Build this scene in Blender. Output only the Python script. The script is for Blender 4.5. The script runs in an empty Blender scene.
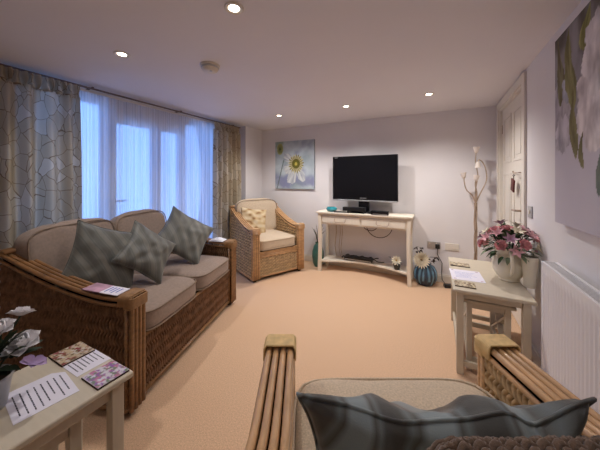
import bpy, math, random
import numpy as np
from mathutils import Vector, Matrix, noise

random.seed(7)
S = bpy.context.scene
COL = S.collection
PI = math.pi

# ------------------------------------------------------------------ camera
YAW = math.radians(27.605)
cd = bpy.data.cameras.new('camera')
cam = bpy.data.objects.new('camera', cd)
COL.objects.link(cam)
cam.location = (0, 0, 1.25)
cam.rotation_euler = (PI / 2, 0, YAW)
cd.sensor_width = 36
cd.lens = 36 * 262 / 600
cd.shift_y = -45 / 600
cd.clip_start = 0.02
S.camera = cam

# ------------------------------------------------------------------ world, lights, exposure
W = bpy.data.worlds.new('dusk_sky')
S.world = W
W.use_nodes = True
wn = W.node_tree
bg = wn.nodes['Background']
geo = wn.nodes.new('ShaderNodeTexCoord')
sep = wn.nodes.new('ShaderNodeSeparateXYZ')
rmp = wn.nodes.new('ShaderNodeValToRGB')
wn.links.new(geo.outputs['Generated'], sep.inputs[0])
wn.links.new(sep.outputs['Z'], rmp.inputs[0])
rmp.color_ramp.elements[0].position = 0.0
rmp.color_ramp.elements[0].color = (0.24, 0.46, 1.0, 1)
rmp.color_ramp.elements[1].position = 0.6
rmp.color_ramp.elements[1].color = (0.20, 0.40, 1.0, 1)
wn.links.new(rmp.outputs[0], bg.inputs['Color'])
bg.inputs['Strength'].default_value = 2.75

S.view_settings.view_transform = 'Standard'
S.view_settings.look = 'None'
S.view_settings.exposure = 0.5
S.view_settings.gamma = 1.0
S.view_settings.use_curve_mapping = False

CEIL = 2.09
WARM = (1.0, 0.955, 0.92)
SPOT_W = 27.0


def spot(name, loc, power, parent=None, size=2.5, blend=0.9, aim=None):
    l = bpy.data.lights.new(name, 'SPOT')
    l.energy = power
    l.color = WARM
    l.spot_size = size
    l.spot_blend = blend
    l.shadow_soft_size = 0.03
    o = bpy.data.objects.new(name, l)
    COL.objects.link(o)
    o.location = loc
    if parent:
        o.parent = parent
    return o


# ceiling downlights that stand outside the picture (the same grid, carried on over and behind the camera)
for sx, sy, sw in ((-0.02, 0.98, 9), (-0.88, -0.9, 8), (-0.02, -0.9, 3)):
    spot('ceiling_spot', (sx, sy, CEIL - 0.03), sw)

wl = bpy.data.lights.new('window_daylight', 'AREA')   # portal for the sky through the glazing
wl.shape = 'RECTANGLE'
wl.size = 2.1
wl.size_y = 1.9
wl.cycles.is_portal = True
wlo = bpy.data.objects.new('window_daylight', wl)
COL.objects.link(wlo)
wlo.location = (-2.95, 1.75, 1.02)
wlo.rotation_euler = (PI / 2, 0, -PI / 2)


# ------------------------------------------------------------------ helpers
def lin(r, g, b):
    f = lambda c: (c / 255 / 12.92) if c / 255 <= 0.04045 else ((c / 255 + 0.055) / 1.055) ** 2.4
    return (f(r), f(g), f(b), 1)


MATS = {}


def mat(name, color, rough=0.6, metal=0.0, spec=0.3, noise_scale=None, noise_amt=0.15, bump=0.0, bump_scale=200.0, sheen=0.0, stretch=(1, 1, 1), emis=None, coat=0.0):
    m = bpy.data.materials.new(name)
    m.use_nodes = True
    n = m.node_tree
    b = n.nodes['Principled BSDF']
    b.inputs['Base Color'].default_value = color
    b.inputs['Roughness'].default_value = rough
    b.inputs['Metallic'].default_value = metal
    b.inputs['Specular IOR Level'].default_value = spec
    b.inputs['Sheen Weight'].default_value = sheen
    b.inputs['Coat Weight'].default_value = coat
    tc = n.nodes.new('ShaderNodeTexCoord')
    mp = n.nodes.new('ShaderNodeMapping')
    mp.inputs['Scale'].default_value = stretch
    n.links.new(tc.outputs['Object'], mp.inputs[0])
    if noise_scale:
        t = n.nodes.new('ShaderNodeTexNoise')
        t.inputs['Scale'].default_value = noise_scale
        t.inputs['Detail'].default_value = 4
        n.links.new(mp.outputs[0], t.inputs['Vector'])
        r = n.nodes.new('ShaderNodeValToRGB')
        lo = tuple(max(0, c * (1 - noise_amt)) for c in color[:3]) + (1,)
        hi = tuple(min(1, c * (1 + noise_amt)) for c in color[:3]) + (1,)
        r.color_ramp.elements[0].position = 0.3
        r.color_ramp.elements[1].position = 0.7
        r.color_ramp.elements[0].color = lo
        r.color_ramp.elements[1].color = hi
        n.links.new(t.outputs['Fac'], r.inputs[0])
        n.links.new(r.outputs[0], b.inputs['Base Color'])
    if bump:
        t2 = n.nodes.new('ShaderNodeTexNoise')
        t2.inputs['Scale'].default_value = bump_scale
        t2.inputs['Detail'].default_value = 3
        n.links.new(mp.outputs[0], t2.inputs['Vector'])
        bp = n.nodes.new('ShaderNodeBump')
        bp.inputs['Strength'].default_value = bump
        bp.inputs['Distance'].default_value = 0.004
        n.links.new(t2.outputs['Fac'], bp.inputs['Height'])
        n.links.new(bp.outputs[0], b.inputs['Normal'])
    if emis:
        b.inputs['Emission Color'].default_value = emis[0]
        b.inputs['Emission Strength'].default_value = emis[1]
    MATS[name] = m
    return m


def paint_mat(name, rough=0.6, spec=0.2, coat=0.0):
    m = bpy.data.materials.new(name)
    m.use_nodes = True
    n = m.node_tree
    b = n.nodes['Principled BSDF']
    a = n.nodes.new('ShaderNodeAttribute')
    a.attribute_name = 'paint'
    n.links.new(a.outputs['Color'], b.inputs['Base Color'])
    b.inputs['Roughness'].default_value = rough
    b.inputs['Specular IOR Level'].default_value = spec
    b.inputs['Coat Weight'].default_value = coat
    MATS[name] = m
    return m


def striped_mat(name, cols, scale, rot, rough=0.5, sheen=0.2, spec=0.3, distort=1.0):
    """fabric in satin stripes"""
    m = mat(name, cols[0], rough, 0, spec, bump=0.15, bump_scale=350, sheen=sheen)
    n = m.node_tree
    b = n.nodes['Principled BSDF']
    mp = n.nodes.new('ShaderNodeMapping')
    mp.inputs['Rotation'].default_value = rot
    tc = n.nodes.new('ShaderNodeTexCoord')
    n.links.new(tc.outputs['Object'], mp.inputs[0])
    w = n.nodes.new('ShaderNodeTexWave')
    w.wave_type = 'BANDS'
    w.bands_direction = 'X'
    w.inputs['Scale'].default_value = scale
    w.inputs['Distortion'].default_value = distort
    w.inputs['Detail'].default_value = 2
    n.links.new(mp.outputs[0], w.inputs['Vector'])
    r = n.nodes.new('ShaderNodeValToRGB')
    for i in range(len(cols) - 2):
        r.color_ramp.elements.new(0.5)
    for i, c in enumerate(cols):
        r.color_ramp.elements[i].position = 0.15 + 0.7 * i / (len(cols) - 1)
        r.color_ramp.elements[i].color = c
    n.links.new(w.outputs['Fac'], r.inputs[0])
    n.links.new(r.outputs[0], b.inputs['Base Color'])
    return m


class MB:
    def __init__(s):
        s.v, s.f, s.n, s.uv = [], [], 0, None

    def add(s, vs, fs):
        b = s.n
        s.v.extend([tuple(p) for p in vs])
        s.f.extend([tuple(b + i for i in q) for q in fs])
        s.n = len(s.v)
        return s

    def box(s, x0, x1, y0, y1, z0, z1, M=None):
        vs = [(x, y, z) for x in (x0, x1) for y in (y0, y1) for z in (z0, z1)]
        if M is not None:
            vs = [M @ Vector(p) for p in vs]
        return s.add(vs, [(0, 1, 3, 2), (4, 6, 7, 5), (0, 4, 5, 1), (2, 3, 7, 6), (0, 2, 6, 4), (1, 5, 7, 3)])

    def bar(s, a, b, w, d, up=(0, 0, 1)):
        a, b, up = Vector(a), Vector(b), Vector(up)
        t = (b - a).normalized()
        sd = t.cross(up)
        if sd.length < 1e-5:
            sd = t.cross(Vector((0, 1, 0)))
        sd.normalize()
        u = sd.cross(t)
        vs = [p + sd * i * w / 2 + u * j * d / 2 for p in (a, b) for i, j in ((-1, -1), (1, -1), (1, 1), (-1, 1))]
        return s.add(vs, [(3, 2, 1, 0), (4, 5, 6, 7), (0, 1, 5, 4), (1, 2, 6, 5), (2, 3, 7, 6), (3, 0, 4, 7)])

    def tube(s, path, r, n=8, closed=False, caps=True):
        P = [Vector(p) for p in path]
        N = len(P)
        rs = r if isinstance(r, (list, tuple)) else [r] * N
        vs, fs = [], []
        prev = None
        for i in range(N):
            if closed:
                t = P[(i + 1) % N] - P[i - 1]
            else:
                t = P[min(i + 1, N - 1)] - P[max(i - 1, 0)]
            if t.length < 1e-9:
                t = Vector((0, 0, 1))
            t.normalize()
            if prev is None:
                a = Vector((0, 0, 1)) if abs(t.z) < 0.9 else Vector((1, 0, 0))
                u = t.cross(a).normalized()
            else:
                u = prev - t * prev.dot(t)
                u = u.normalized() if u.length > 1e-6 else t.orthogonal().normalized()
            prev = u
            w = t.cross(u)
            for k in range(n):
                an = 2 * PI * k / n
                vs.append(P[i] + (u * math.cos(an) + w * math.sin(an)) * rs[i])
        m = N if closed else N - 1
        for i in range(m):
            j = (i + 1) % N
            for k in range(n):
                q = (k + 1) % n
                fs.append((i * n + k, i * n + q, j * n + q, j * n + k))
        if caps and not closed:
            fs.append(tuple(range(n))[::-1])
            fs.append(tuple((N - 1) * n + k for k in range(n)))
        return s.add(vs, fs)

    def lathe(s, prof, n=32, c=(0, 0, 0), M=None, sy=1.0):
        vs, fs = [], []
        for (r, z) in prof:
            for k in range(n):
                a = 2 * PI * k / n
                p = Vector((c[0] + r * math.cos(a), c[1] + r * math.sin(a) * sy, c[2] + z))
                vs.append(M @ p if M is not None else p)
        for i in range(len(prof) - 1):
            for k in range(n):
                q = (k + 1) % n
                fs.append((i * n + k, i * n + q, (i + 1) * n + q, (i + 1) * n + k))
        return s.add(vs, fs)

    def grid(s, fn, nu, nv, flip=False, M=None):
        vs = []
        for i in range(nu + 1):
            for j in range(nv + 1):
                p = Vector(fn(i / nu, j / nv))
                vs.append(M @ p if M is not None else p)
        fs = []
        for i in range(nu):
            for j in range(nv):
                a = i * (nv + 1) + j
                q = (a, a + nv + 1, a + nv + 2, a + 1)
                fs.append(q[::-1] if flip else q)
        return s.add(vs, fs)

    def sphere(s, c, r, n=12, m=8, sc=(1, 1, 1)):
        pr = []
        for i in range(m + 1):
            a = -PI / 2 + PI * i / m
            pr.append((max(r * math.cos(a), 1e-5), r * math.sin(a)))
        Mx = Matrix.Translation(c) @ Matrix.Diagonal((sc[0], sc[1], sc[2], 1))
        return s.lathe(pr, n, (0, 0, 0), Mx)

    def build(s, name, m, parent=None, smooth=True, angle=40, bevel=0.0, segs=2, loc=None, solid=0.0, sub=0):
        me = bpy.data.meshes.new(name)
        me.from_pydata(s.v, [], s.f)
        me.update()
        if smooth:
            me.shade_smooth()
            if angle < 180:
                me.set_sharp_from_angle(angle=math.radians(angle))
        for mm in (m if isinstance(m, (list, tuple)) else [m]):
            me.materials.append(mm if not isinstance(mm, str) else MATS[mm])
        if s.uv is not None:
            u = me.uv_layers.new(name='UVMap')
            for l in me.loops:
                u.data[l.index].uv = s.uv[l.vertex_index]
        o = bpy.data.objects.new(name, me)
        COL.objects.link(o)
        if parent:
            o.parent = parent
        if loc:
            o.location = loc
        if bevel:
            b = o.modifiers.new('bevel', 'BEVEL')
            b.width = bevel
            b.segments = segs
            b.limit_method = 'ANGLE'
        if solid:
            b = o.modifiers.new('solidify', 'SOLIDIFY')
            b.thickness = solid
            b.offset = 0
        if sub:
            b = o.modifiers.new('subsurf', 'SUBSURF')
            b.levels = b.render_levels = sub
        return o


def tag(o, label, cat, group=None):
    o['label'] = label
    o['category'] = cat
    if group:
        o['group'] = group
    return o


def thing(name, label, cat, loc=(0, 0, 0), rz=0.0, group=None):
    o = bpy.data.objects.new(name, None)
    COL.objects.link(o)
    o.empty_display_size = 0.05
    o.location = loc
    o.rotation_euler = (0, 0, rz)
    return tag(o, label, cat, group)


def struct(o):
    o['kind'] = 'structure'
    return o


def copy_tree(o, parent=None):
    c = o.copy()
    COL.objects.link(c)
    if parent:
        c.parent = parent
    for ch in list(o.children):
        copy_tree(ch, c)
    return c


def smooth01(t):
    t = max(0.0, min(1.0, t))
    return t * t * (3 - 2 * t)


# ------------------------------------------------------------------ materials
mat('wall_paint', lin(229, 225, 226), 0.85, spec=0.2, noise_scale=3, noise_amt=0.015, bump=0.05, bump_scale=120)
mat('ceiling_paint', lin(231, 228, 232), 0.9, spec=0.15, noise_scale=2, noise_amt=0.01)
mat('gloss_white', lin(226, 219, 208), 0.4, spec=0.4, noise_scale=8, noise_amt=0.02)
mat('radiator_white', lin(232, 230, 232), 0.35, spec=0.45, noise_scale=8, noise_amt=0.01)
mat('upvc', lin(225, 228, 235), 0.4, spec=0.4, noise_scale=6, noise_amt=0.02)
mat('cream_wood', lin(200, 188, 168), 0.5, spec=0.35, noise_scale=12, noise_amt=0.04, stretch=(1, 6, 1))
mat('console_white', lin(232, 222, 205), 0.45, spec=0.35, noise_scale=12, noise_amt=0.03, stretch=(6, 1, 1))
mat('black_plastic', (0.012, 0.012, 0.013, 1), 0.35, spec=0.4, noise_scale=20, noise_amt=0.1)
mat('black_gloss', (0.006, 0.006, 0.008, 1), 0.22, spec=0.35, noise_scale=20, noise_amt=0.1)
mat('silver', (0.55, 0.55, 0.56, 1), 0.35, 0.8, noise_scale=30, noise_amt=0.05)
mat('chrome', (0.62, 0.60, 0.57, 1), 0.25, 0.95, noise_scale=30, noise_amt=0.05)
mat('bronze', lin(178, 158, 140), 0.4, 0.4, noise_scale=30, noise_amt=0.15)
mat('rattan_brown', lin(136, 98, 62), 0.34, spec=0.5, noise_scale=9, noise_amt=0.3, stretch=(1.5, 1.5, 6), coat=0.25)
mat('rattan_blond', lin(196, 154, 110), 0.34, spec=0.5, noise_scale=9, noise_amt=0.22, stretch=(2, 1, 6), coat=0.25)
mat('weave_brown', lin(124, 92, 68), 0.55, spec=0.3, noise_scale=30, noise_amt=0.4)
mat('weave_blond', lin(200, 170, 130), 0.5, spec=0.3, noise_scale=30, noise_amt=0.32)
mat('weave_gap_shade', lin(24, 15, 10), 0.9, spec=0.1, noise_scale=30, noise_amt=0.2)  # near-black, puts the shade between wicker strands into the colour
mat('binding_blond', lin(226, 194, 138), 0.5, spec=0.35, noise_scale=40, noise_amt=0.15)
mat('binding_brown', lin(150, 112, 74), 0.5, spec=0.35, noise_scale=40, noise_amt=0.2)
mat('dark_foot', lin(60, 42, 30), 0.6, noise_scale=20)
mat('sofa_fabric', lin(152, 134, 122), 0.9, spec=0.1, noise_scale=60, noise_amt=0.1, bump=0.35, bump_scale=420, sheen=0.15)
mat('chair_fabric', lin(205, 186, 162), 0.9, spec=0.1, noise_scale=160, noise_amt=0.16, bump=0.5, bump_scale=300, sheen=0.1)
mat('piping_fabric', lin(140, 122, 106), 0.9, spec=0.1, noise_scale=60)
mat('leaf_green', lin(62, 84, 54), 0.55, noise_scale=18, noise_amt=0.35)
mat('leaf_dark', lin(40, 52, 34), 0.55, noise_scale=18, noise_amt=0.35)
mat('leaf_grey', lin(120, 132, 104), 0.6, noise_scale=18, noise_amt=0.25)
mat('petal_pink', lin(230, 180, 186), 0.6, noise_scale=14, noise_amt=0.3)
mat('petal_rose', lin(228, 160, 164), 0.6, noise_scale=25, noise_amt=0.3)
mat('petal_mauve', lin(184, 146, 166), 0.6, noise_scale=14, noise_amt=0.35)
mat('petal_cream', lin(236, 226, 204), 0.6, noise_scale=20, noise_amt=0.1)
mat('petal_white', lin(240, 236, 238), 0.6, noise_scale=20, noise_amt=0.06)
mat('petal_lilac', lin(160, 136, 176), 0.55, noise_scale=25, noise_amt=0.25)
mat('pollen', lin(170, 140, 70), 0.7, noise_scale=80, noise_amt=0.3)
mat('stem_brown', lin(84, 66, 46), 0.7, noise_scale=20)
mat('twig_dark', lin(58, 44, 40), 0.7, noise_scale=20)
mat('cream_glaze', lin(236, 226, 204), 0.22, spec=0.5, noise_scale=6, noise_amt=0.03)
mat('teal_glaze', lin(48, 138, 150), 0.2, spec=0.5, noise_scale=10, noise_amt=0.35)
mat('seagreen_glaze', lin(70, 116, 108), 0.3, spec=0.5, noise_scale=10, noise_amt=0.3)
mat('zinc', lin(172, 172, 172), 0.35, 0.7, noise_scale=8, noise_amt=0.15)
mat('dark_glass', (0.03, 0.03, 0.03, 1), 0.1, spec=0.5, noise_scale=5)
mat('paper', lin(228, 224, 236), 0.8, spec=0.1, noise_scale=8, noise_amt=0.01)
mat('ink', lin(80, 78, 90), 0.8, spec=0.1, noise_scale=30, noise_amt=0.1)
mat('ink_blue', lin(110, 130, 200), 0.8, spec=0.1, noise_scale=30, noise_amt=0.1)
mat('cork', lin(60, 40, 34), 0.8, noise_scale=60)
mat('leather_tag', lin(92, 42, 40), 0.6, noise_scale=30, noise_amt=0.2)
mat('knit_taupe', lin(112, 92, 78), 0.95, spec=0.05, noise_scale=90, noise_amt=0.25, bump=0.4, bump_scale=300, sheen=0.3)
mat('rail_wood', lin(120, 104, 98), 0.6, noise_scale=12)
mat('tulip_glass', lin(226, 214, 204), 0.35, spec=0.5, noise_scale=12, noise_amt=0.05)
mat('lamp_face', (1, 1, 1, 1), 0.5, emis=((1.0, 0.86, 0.68, 1), 14.0))
mat('white_cloth', lin(228, 228, 234), 0.85, noise_scale=20, noise_amt=0.03)
mat('dark_wire', lin(30, 30, 46), 0.4, noise_scale=20)
mat('mdf_back', lin(190, 170, 150), 0.8, noise_scale=20)
paint_mat('painted', 0.65)
paint_mat('painted_gloss', 0.25, 0.45, 0.2)
paint_mat('drip_glaze', 0.2, 0.5)
striped_mat('teal_stripe', [lin(88, 88, 83), lin(102, 102, 96), lin(92, 94, 90), lin(112, 111, 104)], 4, (0, 0, 0.75), 0.5, 0.2, 0.35, 1.2)
striped_mat('slate_stripe', [lin(80, 80, 78), lin(112, 120, 122), lin(88, 88, 84), lin(140, 152, 156)], 2.2, (0, 0, 0.5), 0.42, 0.15, 0.35, 0.6)

# carpet: short loop pile, warm beige with fine speckle
m = mat('carpet', lin(214, 178, 146), 0.95, spec=0.05, noise_scale=140, noise_amt=0.16, bump=0.6, bump_scale=260, sheen=0.1)

# seat tweed in the foreground gets a fine woven grid
# sheers: thin white voile
m = bpy.data.materials.new('voile')
m.use_nodes = True
n = m.node_tree
n.nodes.clear()
out = n.nodes.new('ShaderNodeOutputMaterial')
tr = n.nodes.new('ShaderNodeBsdfTransparent')
tl = n.nodes.new('ShaderNodeBsdfTranslucent')
df = n.nodes.new('ShaderNodeBsdfDiffuse')
tl.inputs[0].default_value = (0.92, 0.93, 0.97, 1)
df.inputs[0].default_value = (0.80, 0.78, 0.80, 1)
m1 = n.nodes.new('ShaderNodeMixShader')
m2 = n.nodes.new('ShaderNodeMixShader')
wv = n.nodes.new('ShaderNodeTexWave')
wv.bands_direction = 'Y'
wv.inputs['Scale'].default_value = 16
wv.inputs['Distortion'].default_value = 2
wv.inputs['Detail'].default_value = 2
tcv = n.nodes.new('ShaderNodeTexCoord')
mpv = n.nodes.new('ShaderNodeMapping')
mpv.inputs['Scale'].default_value = (1, 1, 0.05)
n.links.new(tcv.outputs['Object'], mpv.inputs[0])
n.links.new(mpv.outputs[0], wv.inputs['Vector'])
mr = n.nodes.new('ShaderNodeMapRange')
mr.inputs['To Min'].default_value = 0.70
mr.inputs['To Max'].default_value = 0.88
n.links.new(wv.outputs['Fac'], mr.inputs['Value'])
m1.inputs[0].default_value = 0.55
n.links.new(df.outputs[0], m1.inputs[1])
n.links.new(tl.outputs[0], m1.inputs[2])
n.links.new(mr.outputs[0], m2.inputs[0])
n.links.new(tr.outputs[0], m2.inputs[1])
n.links.new(m1.outputs[0], m2.inputs[2])
n.links.new(m2.outputs[0], out.inputs[0])
MATS['voile'] = m

# patterned curtain: cream cloth, brown crackle lines, some paler cells; lets some daylight through
m = bpy.data.materials.new('crackle_cloth')
m.use_nodes = True
n = m.node_tree
b = n.nodes['Principled BSDF']
b.inputs['Roughness'].default_value = 0.8
b.inputs['Specular IOR Level'].default_value = 0.15
tc = n.nodes.new('ShaderNodeTexCoord')
nz = n.nodes.new('ShaderNodeTexNoise')
nz.inputs['Scale'].default_value = 5
n.links.new(tc.outputs['UV'], nz.inputs['Vector'])
mx = n.nodes.new('ShaderNodeMix')
mx.data_type = 'VECTOR'
mx.inputs['Factor'].default_value = 0.08
n.links.new(tc.outputs['UV'], mx.inputs[4])
n.links.new(nz.outputs['Color'], mx.inputs[5])
mp = n.nodes.new('ShaderNodeMapping')
mp.inputs['Scale'].default_value = (1.0, 0.8, 1)
n.links.new(mx.outputs[1], mp.inputs[0])
ve = n.nodes.new('ShaderNodeTexVoronoi')
ve.feature = 'DISTANCE_TO_EDGE'
ve.inputs['Scale'].default_value = 11.5
vc = n.nodes.new('ShaderNodeTexVoronoi')
vc.inputs['Scale'].default_value = 11.5
n.links.new(mp.outputs[0], ve.inputs['Vector'])
n.links.new(mp.outputs[0], vc.inputs['Vector'])
rl = n.nodes.new('ShaderNodeValToRGB')
rl.color_ramp.elements[0].position = 0.008
rl.color_ramp.elements[1].position = 0.024
n.links.new(ve.outputs['Distance'], rl.inputs[0])
sc_ = n.nodes.new('ShaderNodeSeparateColor')
n.links.new(vc.outputs['Color'], sc_.inputs[0])
rc = n.nodes.new('ShaderNodeValToRGB')
rc.color_ramp.elements[0].position = 0.70
rc.color_ramp.elements[0].color = lin(192, 178, 154)
rc.color_ramp.elements[1].position = 0.78
rc.color_ramp.elements[1].color = lin(208, 198, 180)
n.links.new(sc_.outputs[0], rc.inputs[0])
mc = n.nodes.new('ShaderNodeMix')
mc.data_type = 'RGBA'
n.links.new(rl.outputs[0], mc.inputs['Factor'])
mc.inputs[6].default_value = lin(132, 110, 86)
n.links.new(rc.outputs[0], mc.inputs[7])
n.links.new(mc.outputs[2], b.inputs['Base Color'])
tl = n.nodes.new('ShaderNodeBsdfTranslucent')
n.links.new(mc.outputs[2], tl.inputs[0])
ms = n.nodes.new('ShaderNodeMixShader')
ms.inputs[0].default_value = 0.31
n.links.new(b.outputs[0], ms.inputs[1])
n.links.new(tl.outputs[0], ms.inputs[2])
n.links.new(ms.outputs[0], n.nodes['Material Output'].inputs[0])
MATS['crackle_cloth'] = m

# window glass
m = bpy.data.materials.new('pane_glass')
m.use_nodes = True
n = m.node_tree
n.nodes.clear()
out = n.nodes.new('ShaderNodeOutputMaterial')
tr = n.nodes.new('ShaderNodeBsdfTransparent')
tr.inputs[0].default_value = (0.95, 0.97, 1, 1)
gl = n.nodes.new('ShaderNodeBsdfGlossy')
gl.inputs['Roughness'].default_value = 0.02
fr = n.nodes.new('ShaderNodeFresnel')
ms = n.nodes.new('ShaderNodeMixShader')
n.links.new(fr.outputs[0], ms.inputs[0])
n.links.new(tr.outputs[0], ms.inputs[1])
n.links.new(gl.outputs[0], ms.inputs[2])
n.links.new(ms.outputs[0], out.inputs[0])
MATS['pane_glass'] = m

# ------------------------------------------------------------------ setting
XL, XR, YF, YN = -2.80, 0.60, 3.65, -1.7
struct(MB().box(XL - 0.3, XR + 0.2, YN - 0.2, YF + 0.2, -0.12, 0).build('floor', 'carpet', smooth=False))
struct(MB().box(XL - 0.3, XR + 0.2, YN - 0.2, YF + 0.2, CEIL, CEIL + 0.15).build('ceiling', 'ceiling_paint', smooth=False))
struct(MB().box(XL - 0.3, XR + 0.2, YF, YF + 0.2, 0, CEIL).build('wall_far', 'wall_paint', smooth=False))
struct(MB().box(XL - 0.3, XR + 0.2, YN - 0.2, YN, 0, CEIL).build('wall_near', 'wall_paint', smooth=False))
# right wall with the door opening
DY0, DY1, DZ = 2.61, 3.50, 2.005
w = MB()
w.box(XR, XR + 0.2, YN, DY0, 0, CEIL)
w.box(XR, XR + 0.2, DY1, YF, 0, CEIL)
w.box(XR, XR + 0.2, DY0, DY1, DZ, CEIL)
w.box(XR + 0.12, XR + 0.2, DY0, DY1, 0, DZ)
struct(w.build('wall_right', 'wall_paint', smooth=False))
# left wall: glazed opening, solid pier beyond the curtain
WY0, WY1, WZ = 0.72, 2.80, 2.04
w = MB()
w.box(XL - 0.2, XL, YN, WY0, 0, CEIL)
w.box(XL - 0.2, XL, WY1, YF, 0, CEIL)
w.box(XL - 0.2, XL, WY0, WY1, WZ, CEIL)
w.box(XL, -2.638, 3.22, YF, 0, CEIL)
struct(w.build('wall_left', 'wall_paint', smooth=False))

# skirting
b = MB()
b.box(-2.62, XR, YF - 0.016, YF, 0, 0.085)
b.box(-2.62, XR, YF - 0.010, YF, 0.085, 0.1)
struct(b.build('baseboard_far', 'gloss_white', bevel=0.004))
b = MB()
b.box(XR - 0.016, XR, YN, 2.53, 0, 0.1)
struct(b.build('baseboard_right', 'gloss_white', bevel=0.004))
b = MB()
b.box(-2.638, -2.622, 3.22, YF - 0.016, 0, 0.1)
b.box(XL, XL + 0.016, YN, WY0 - 0.02, 0, 0.1)
struct(b.build('baseboard_left', 'gloss_white', bevel=0.004))

# glazed doors / side lights in the window wall
def glazed(name, y0, y1, rails, leafframe=0.06):
    fx0, fx1 = XL - 0.11, XL - 0.05
    f = MB()
    f.box(fx0, fx1, y0, y0 + leafframe, 0.0, WZ)
    f.box(fx0, fx1, y1 - leafframe, y1, 0.0, WZ)
    for (z0, z1) in rails:
        f.box(fx0, fx1, y0 + leafframe, y1 - leafframe, z0, z1)
    o = struct(f.build(name, 'upvc', bevel=0.005))
    p = MB().box(XL - 0.085, XL - 0.079, y0 + leafframe, y1 - leafframe, 0.1, WZ - 0.02)
    p.build('pane', 'pane_glass', o, smooth=False)
    return o


glazed('window_1', WY0, 1.40, [(0, 0.1), (WZ - 0.07, WZ)])
d1 = glazed('door_1', 1.40, 1.915, [(0, 0.16), (WZ - 0.215, WZ)], 0.075)
d2 = glazed('door_2', 1.915, 2.23, [(0, 0.16), (WZ - 0.215, WZ)], 0.04)
glazed('window_2', 2.23, WY1, [(0, 0.1), (WZ - 0.07, WZ)])
h = MB()
h.box(XL - 0.05, XL - 0.042, 1.425, 1.455, 0.92, 1.10)
h.tube([(XL - 0.045, 1.44, 1.04), (XL - 0.015, 1.44, 1.04), (XL - 0.015, 1.55, 1.04)], 0.008)
h.build('door_handle', 'chrome', d1)

# white panelled door on the right
def panel_door():
    x = XR + 0.02
    leaf = MB().box(x, x + 0.04, DY0 + 0.02, DY1 - 0.02, 0.008, DZ - 0.02)
    root = struct(leaf.build('door_3', 'gloss_white', smooth=False, bevel=0.002))
    w0, w1 = DY0 + 0.02, DY1 - 0.02
    ww = w1 - w0
    mould = MB()
    cols = [(w0 + 0.10, w0 + ww / 2 - 0.045), (w0 + ww / 2 + 0.045, w1 - 0.10)]
    for (a, bb) in cols:
        for (z0, z1) in ((1.42, 1.88), (0.80, 1.32), (0.2, 0.66)):
            # raised ogee frame and fielded centre
            for (ya, yb, za, zb) in ((a, a + 0.022, z0, z1), (bb - 0.022, bb, z0, z1), (a + 0.022, bb - 0.022, z0, z0 + 0.022), (a + 0.022, bb - 0.022, z1 - 0.022, z1)):
                mould.box(x - 0.006, x, ya, yb, za, zb)
            mould.box(x - 0.004, x, a + 0.055, bb - 0.055, z0 + 0.055, z1 - 0.055)
    mould.build('door_panel', 'gloss_white', root, bevel=0.004)
    hd = MB()
    hd.box(x - 0.008, x, DY0 + 0.075, DY0 + 0.115, 0.89, 1.06)
    hd.tube([(x, DY0 + 0.095, 1.0), (x - 0.045, DY0 + 0.095, 1.0), (x - 0.05, DY0 + 0.10, 1.0), (x - 0.05, DY0 + 0.215, 0.995)], 0.009)
    hd.build('door_handle', 'bronze', root)
    hk = MB()
    hk.box(x - 0.006, x, DY0 + 0.05, DY0 + 0.10, 1.285, 1.335)
    hk.tube([(x, DY0 + 0.075, 1.31), (x - 0.035, DY0 + 0.08, 1.31), (x - 0.038, DY0 + 0.10, 1.31), (x - 0.038, DY0 + 0.24, 1.31), (x - 0.038, DY0 + 0.25, 1.325)], 0.006)
    hk.build('coat_hook', 'bronze', root)
    for z in (0.25, 1.74):
        hg = MB().box(x - 0.006, x + 0.002, DY1 - 0.034, DY1 - 0.018, z, z + 0.09)
        hg.build('hinge', 'bronze', root)


panel_door()
t = MB()
for (y0, y1, z0, z1) in ((DY0 - 0.07, DY0 + 0.005, 0, DZ + 0.07), (DY1 - 0.005, DY1 + 0.07, 0, DZ + 0.07), (DY0 + 0.005, DY1 - 0.005, DZ - 0.005, DZ + 0.07)):
    t.box(XR - 0.018, XR, y0, y1, z0, z1)
for (y0, y1, z0, z1) in ((DY0 - 0.0, DY0 + 0.018, 0, DZ), (DY1 - 0.018, DY1, 0, DZ), (DY0, DY1, DZ - 0.018, DZ)):
    t.box(XR - 0.004, XR + 0.11, y0, y1, z0, z1)
struct(t.build('trim_1', 'gloss_white', bevel=0.004))

# dark leather tag on the hook of the door
tg = thing('key_tag', 'dark red leather tag hanging from the hook on the white door', 'tag', (XR - 0.02, 2.835, 1.30))
q = MB()
q.tube([(0.002 + 0.006 * math.sin(a), 0, 0.006 * math.cos(a) + 0.002 - 0.012) for a in [i * PI / 6 for i in range(12)]], 0.0025, 6, closed=True)
q.tube([(0, 0, -0.016), (0.0, 0.006, -0.05)], 0.0025, 6)
q.build('cord', 'twig_dark', tg)
q = MB()
R = Matrix.Rotation(0.25, 4, 'X')
q.box(-0.006, 0.006, -0.05, 0.045, -0.15, -0.045, R)
q.build('tag_body', 'leather_tag', tg, bevel=0.004)

# ------------------------------------------------------------------ downlights, smoke detector
def downlight(label):
    t = thing('downlight', label, 'ceiling light', (0, 0, CEIL), group='recessed ceiling spotlights')
    MB().lathe([(0.025, -0.002), (0.032, -0.006), (0.043, -0.007), (0.047, -0.004), (0.047, 0.0)], 32).build('trim_ring', 'gloss_white', t)
    MB().lathe([(0.001, -0.003), (0.026, -0.003)], 24).build('lamp_lens', 'lamp_face', t)
    return t


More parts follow.
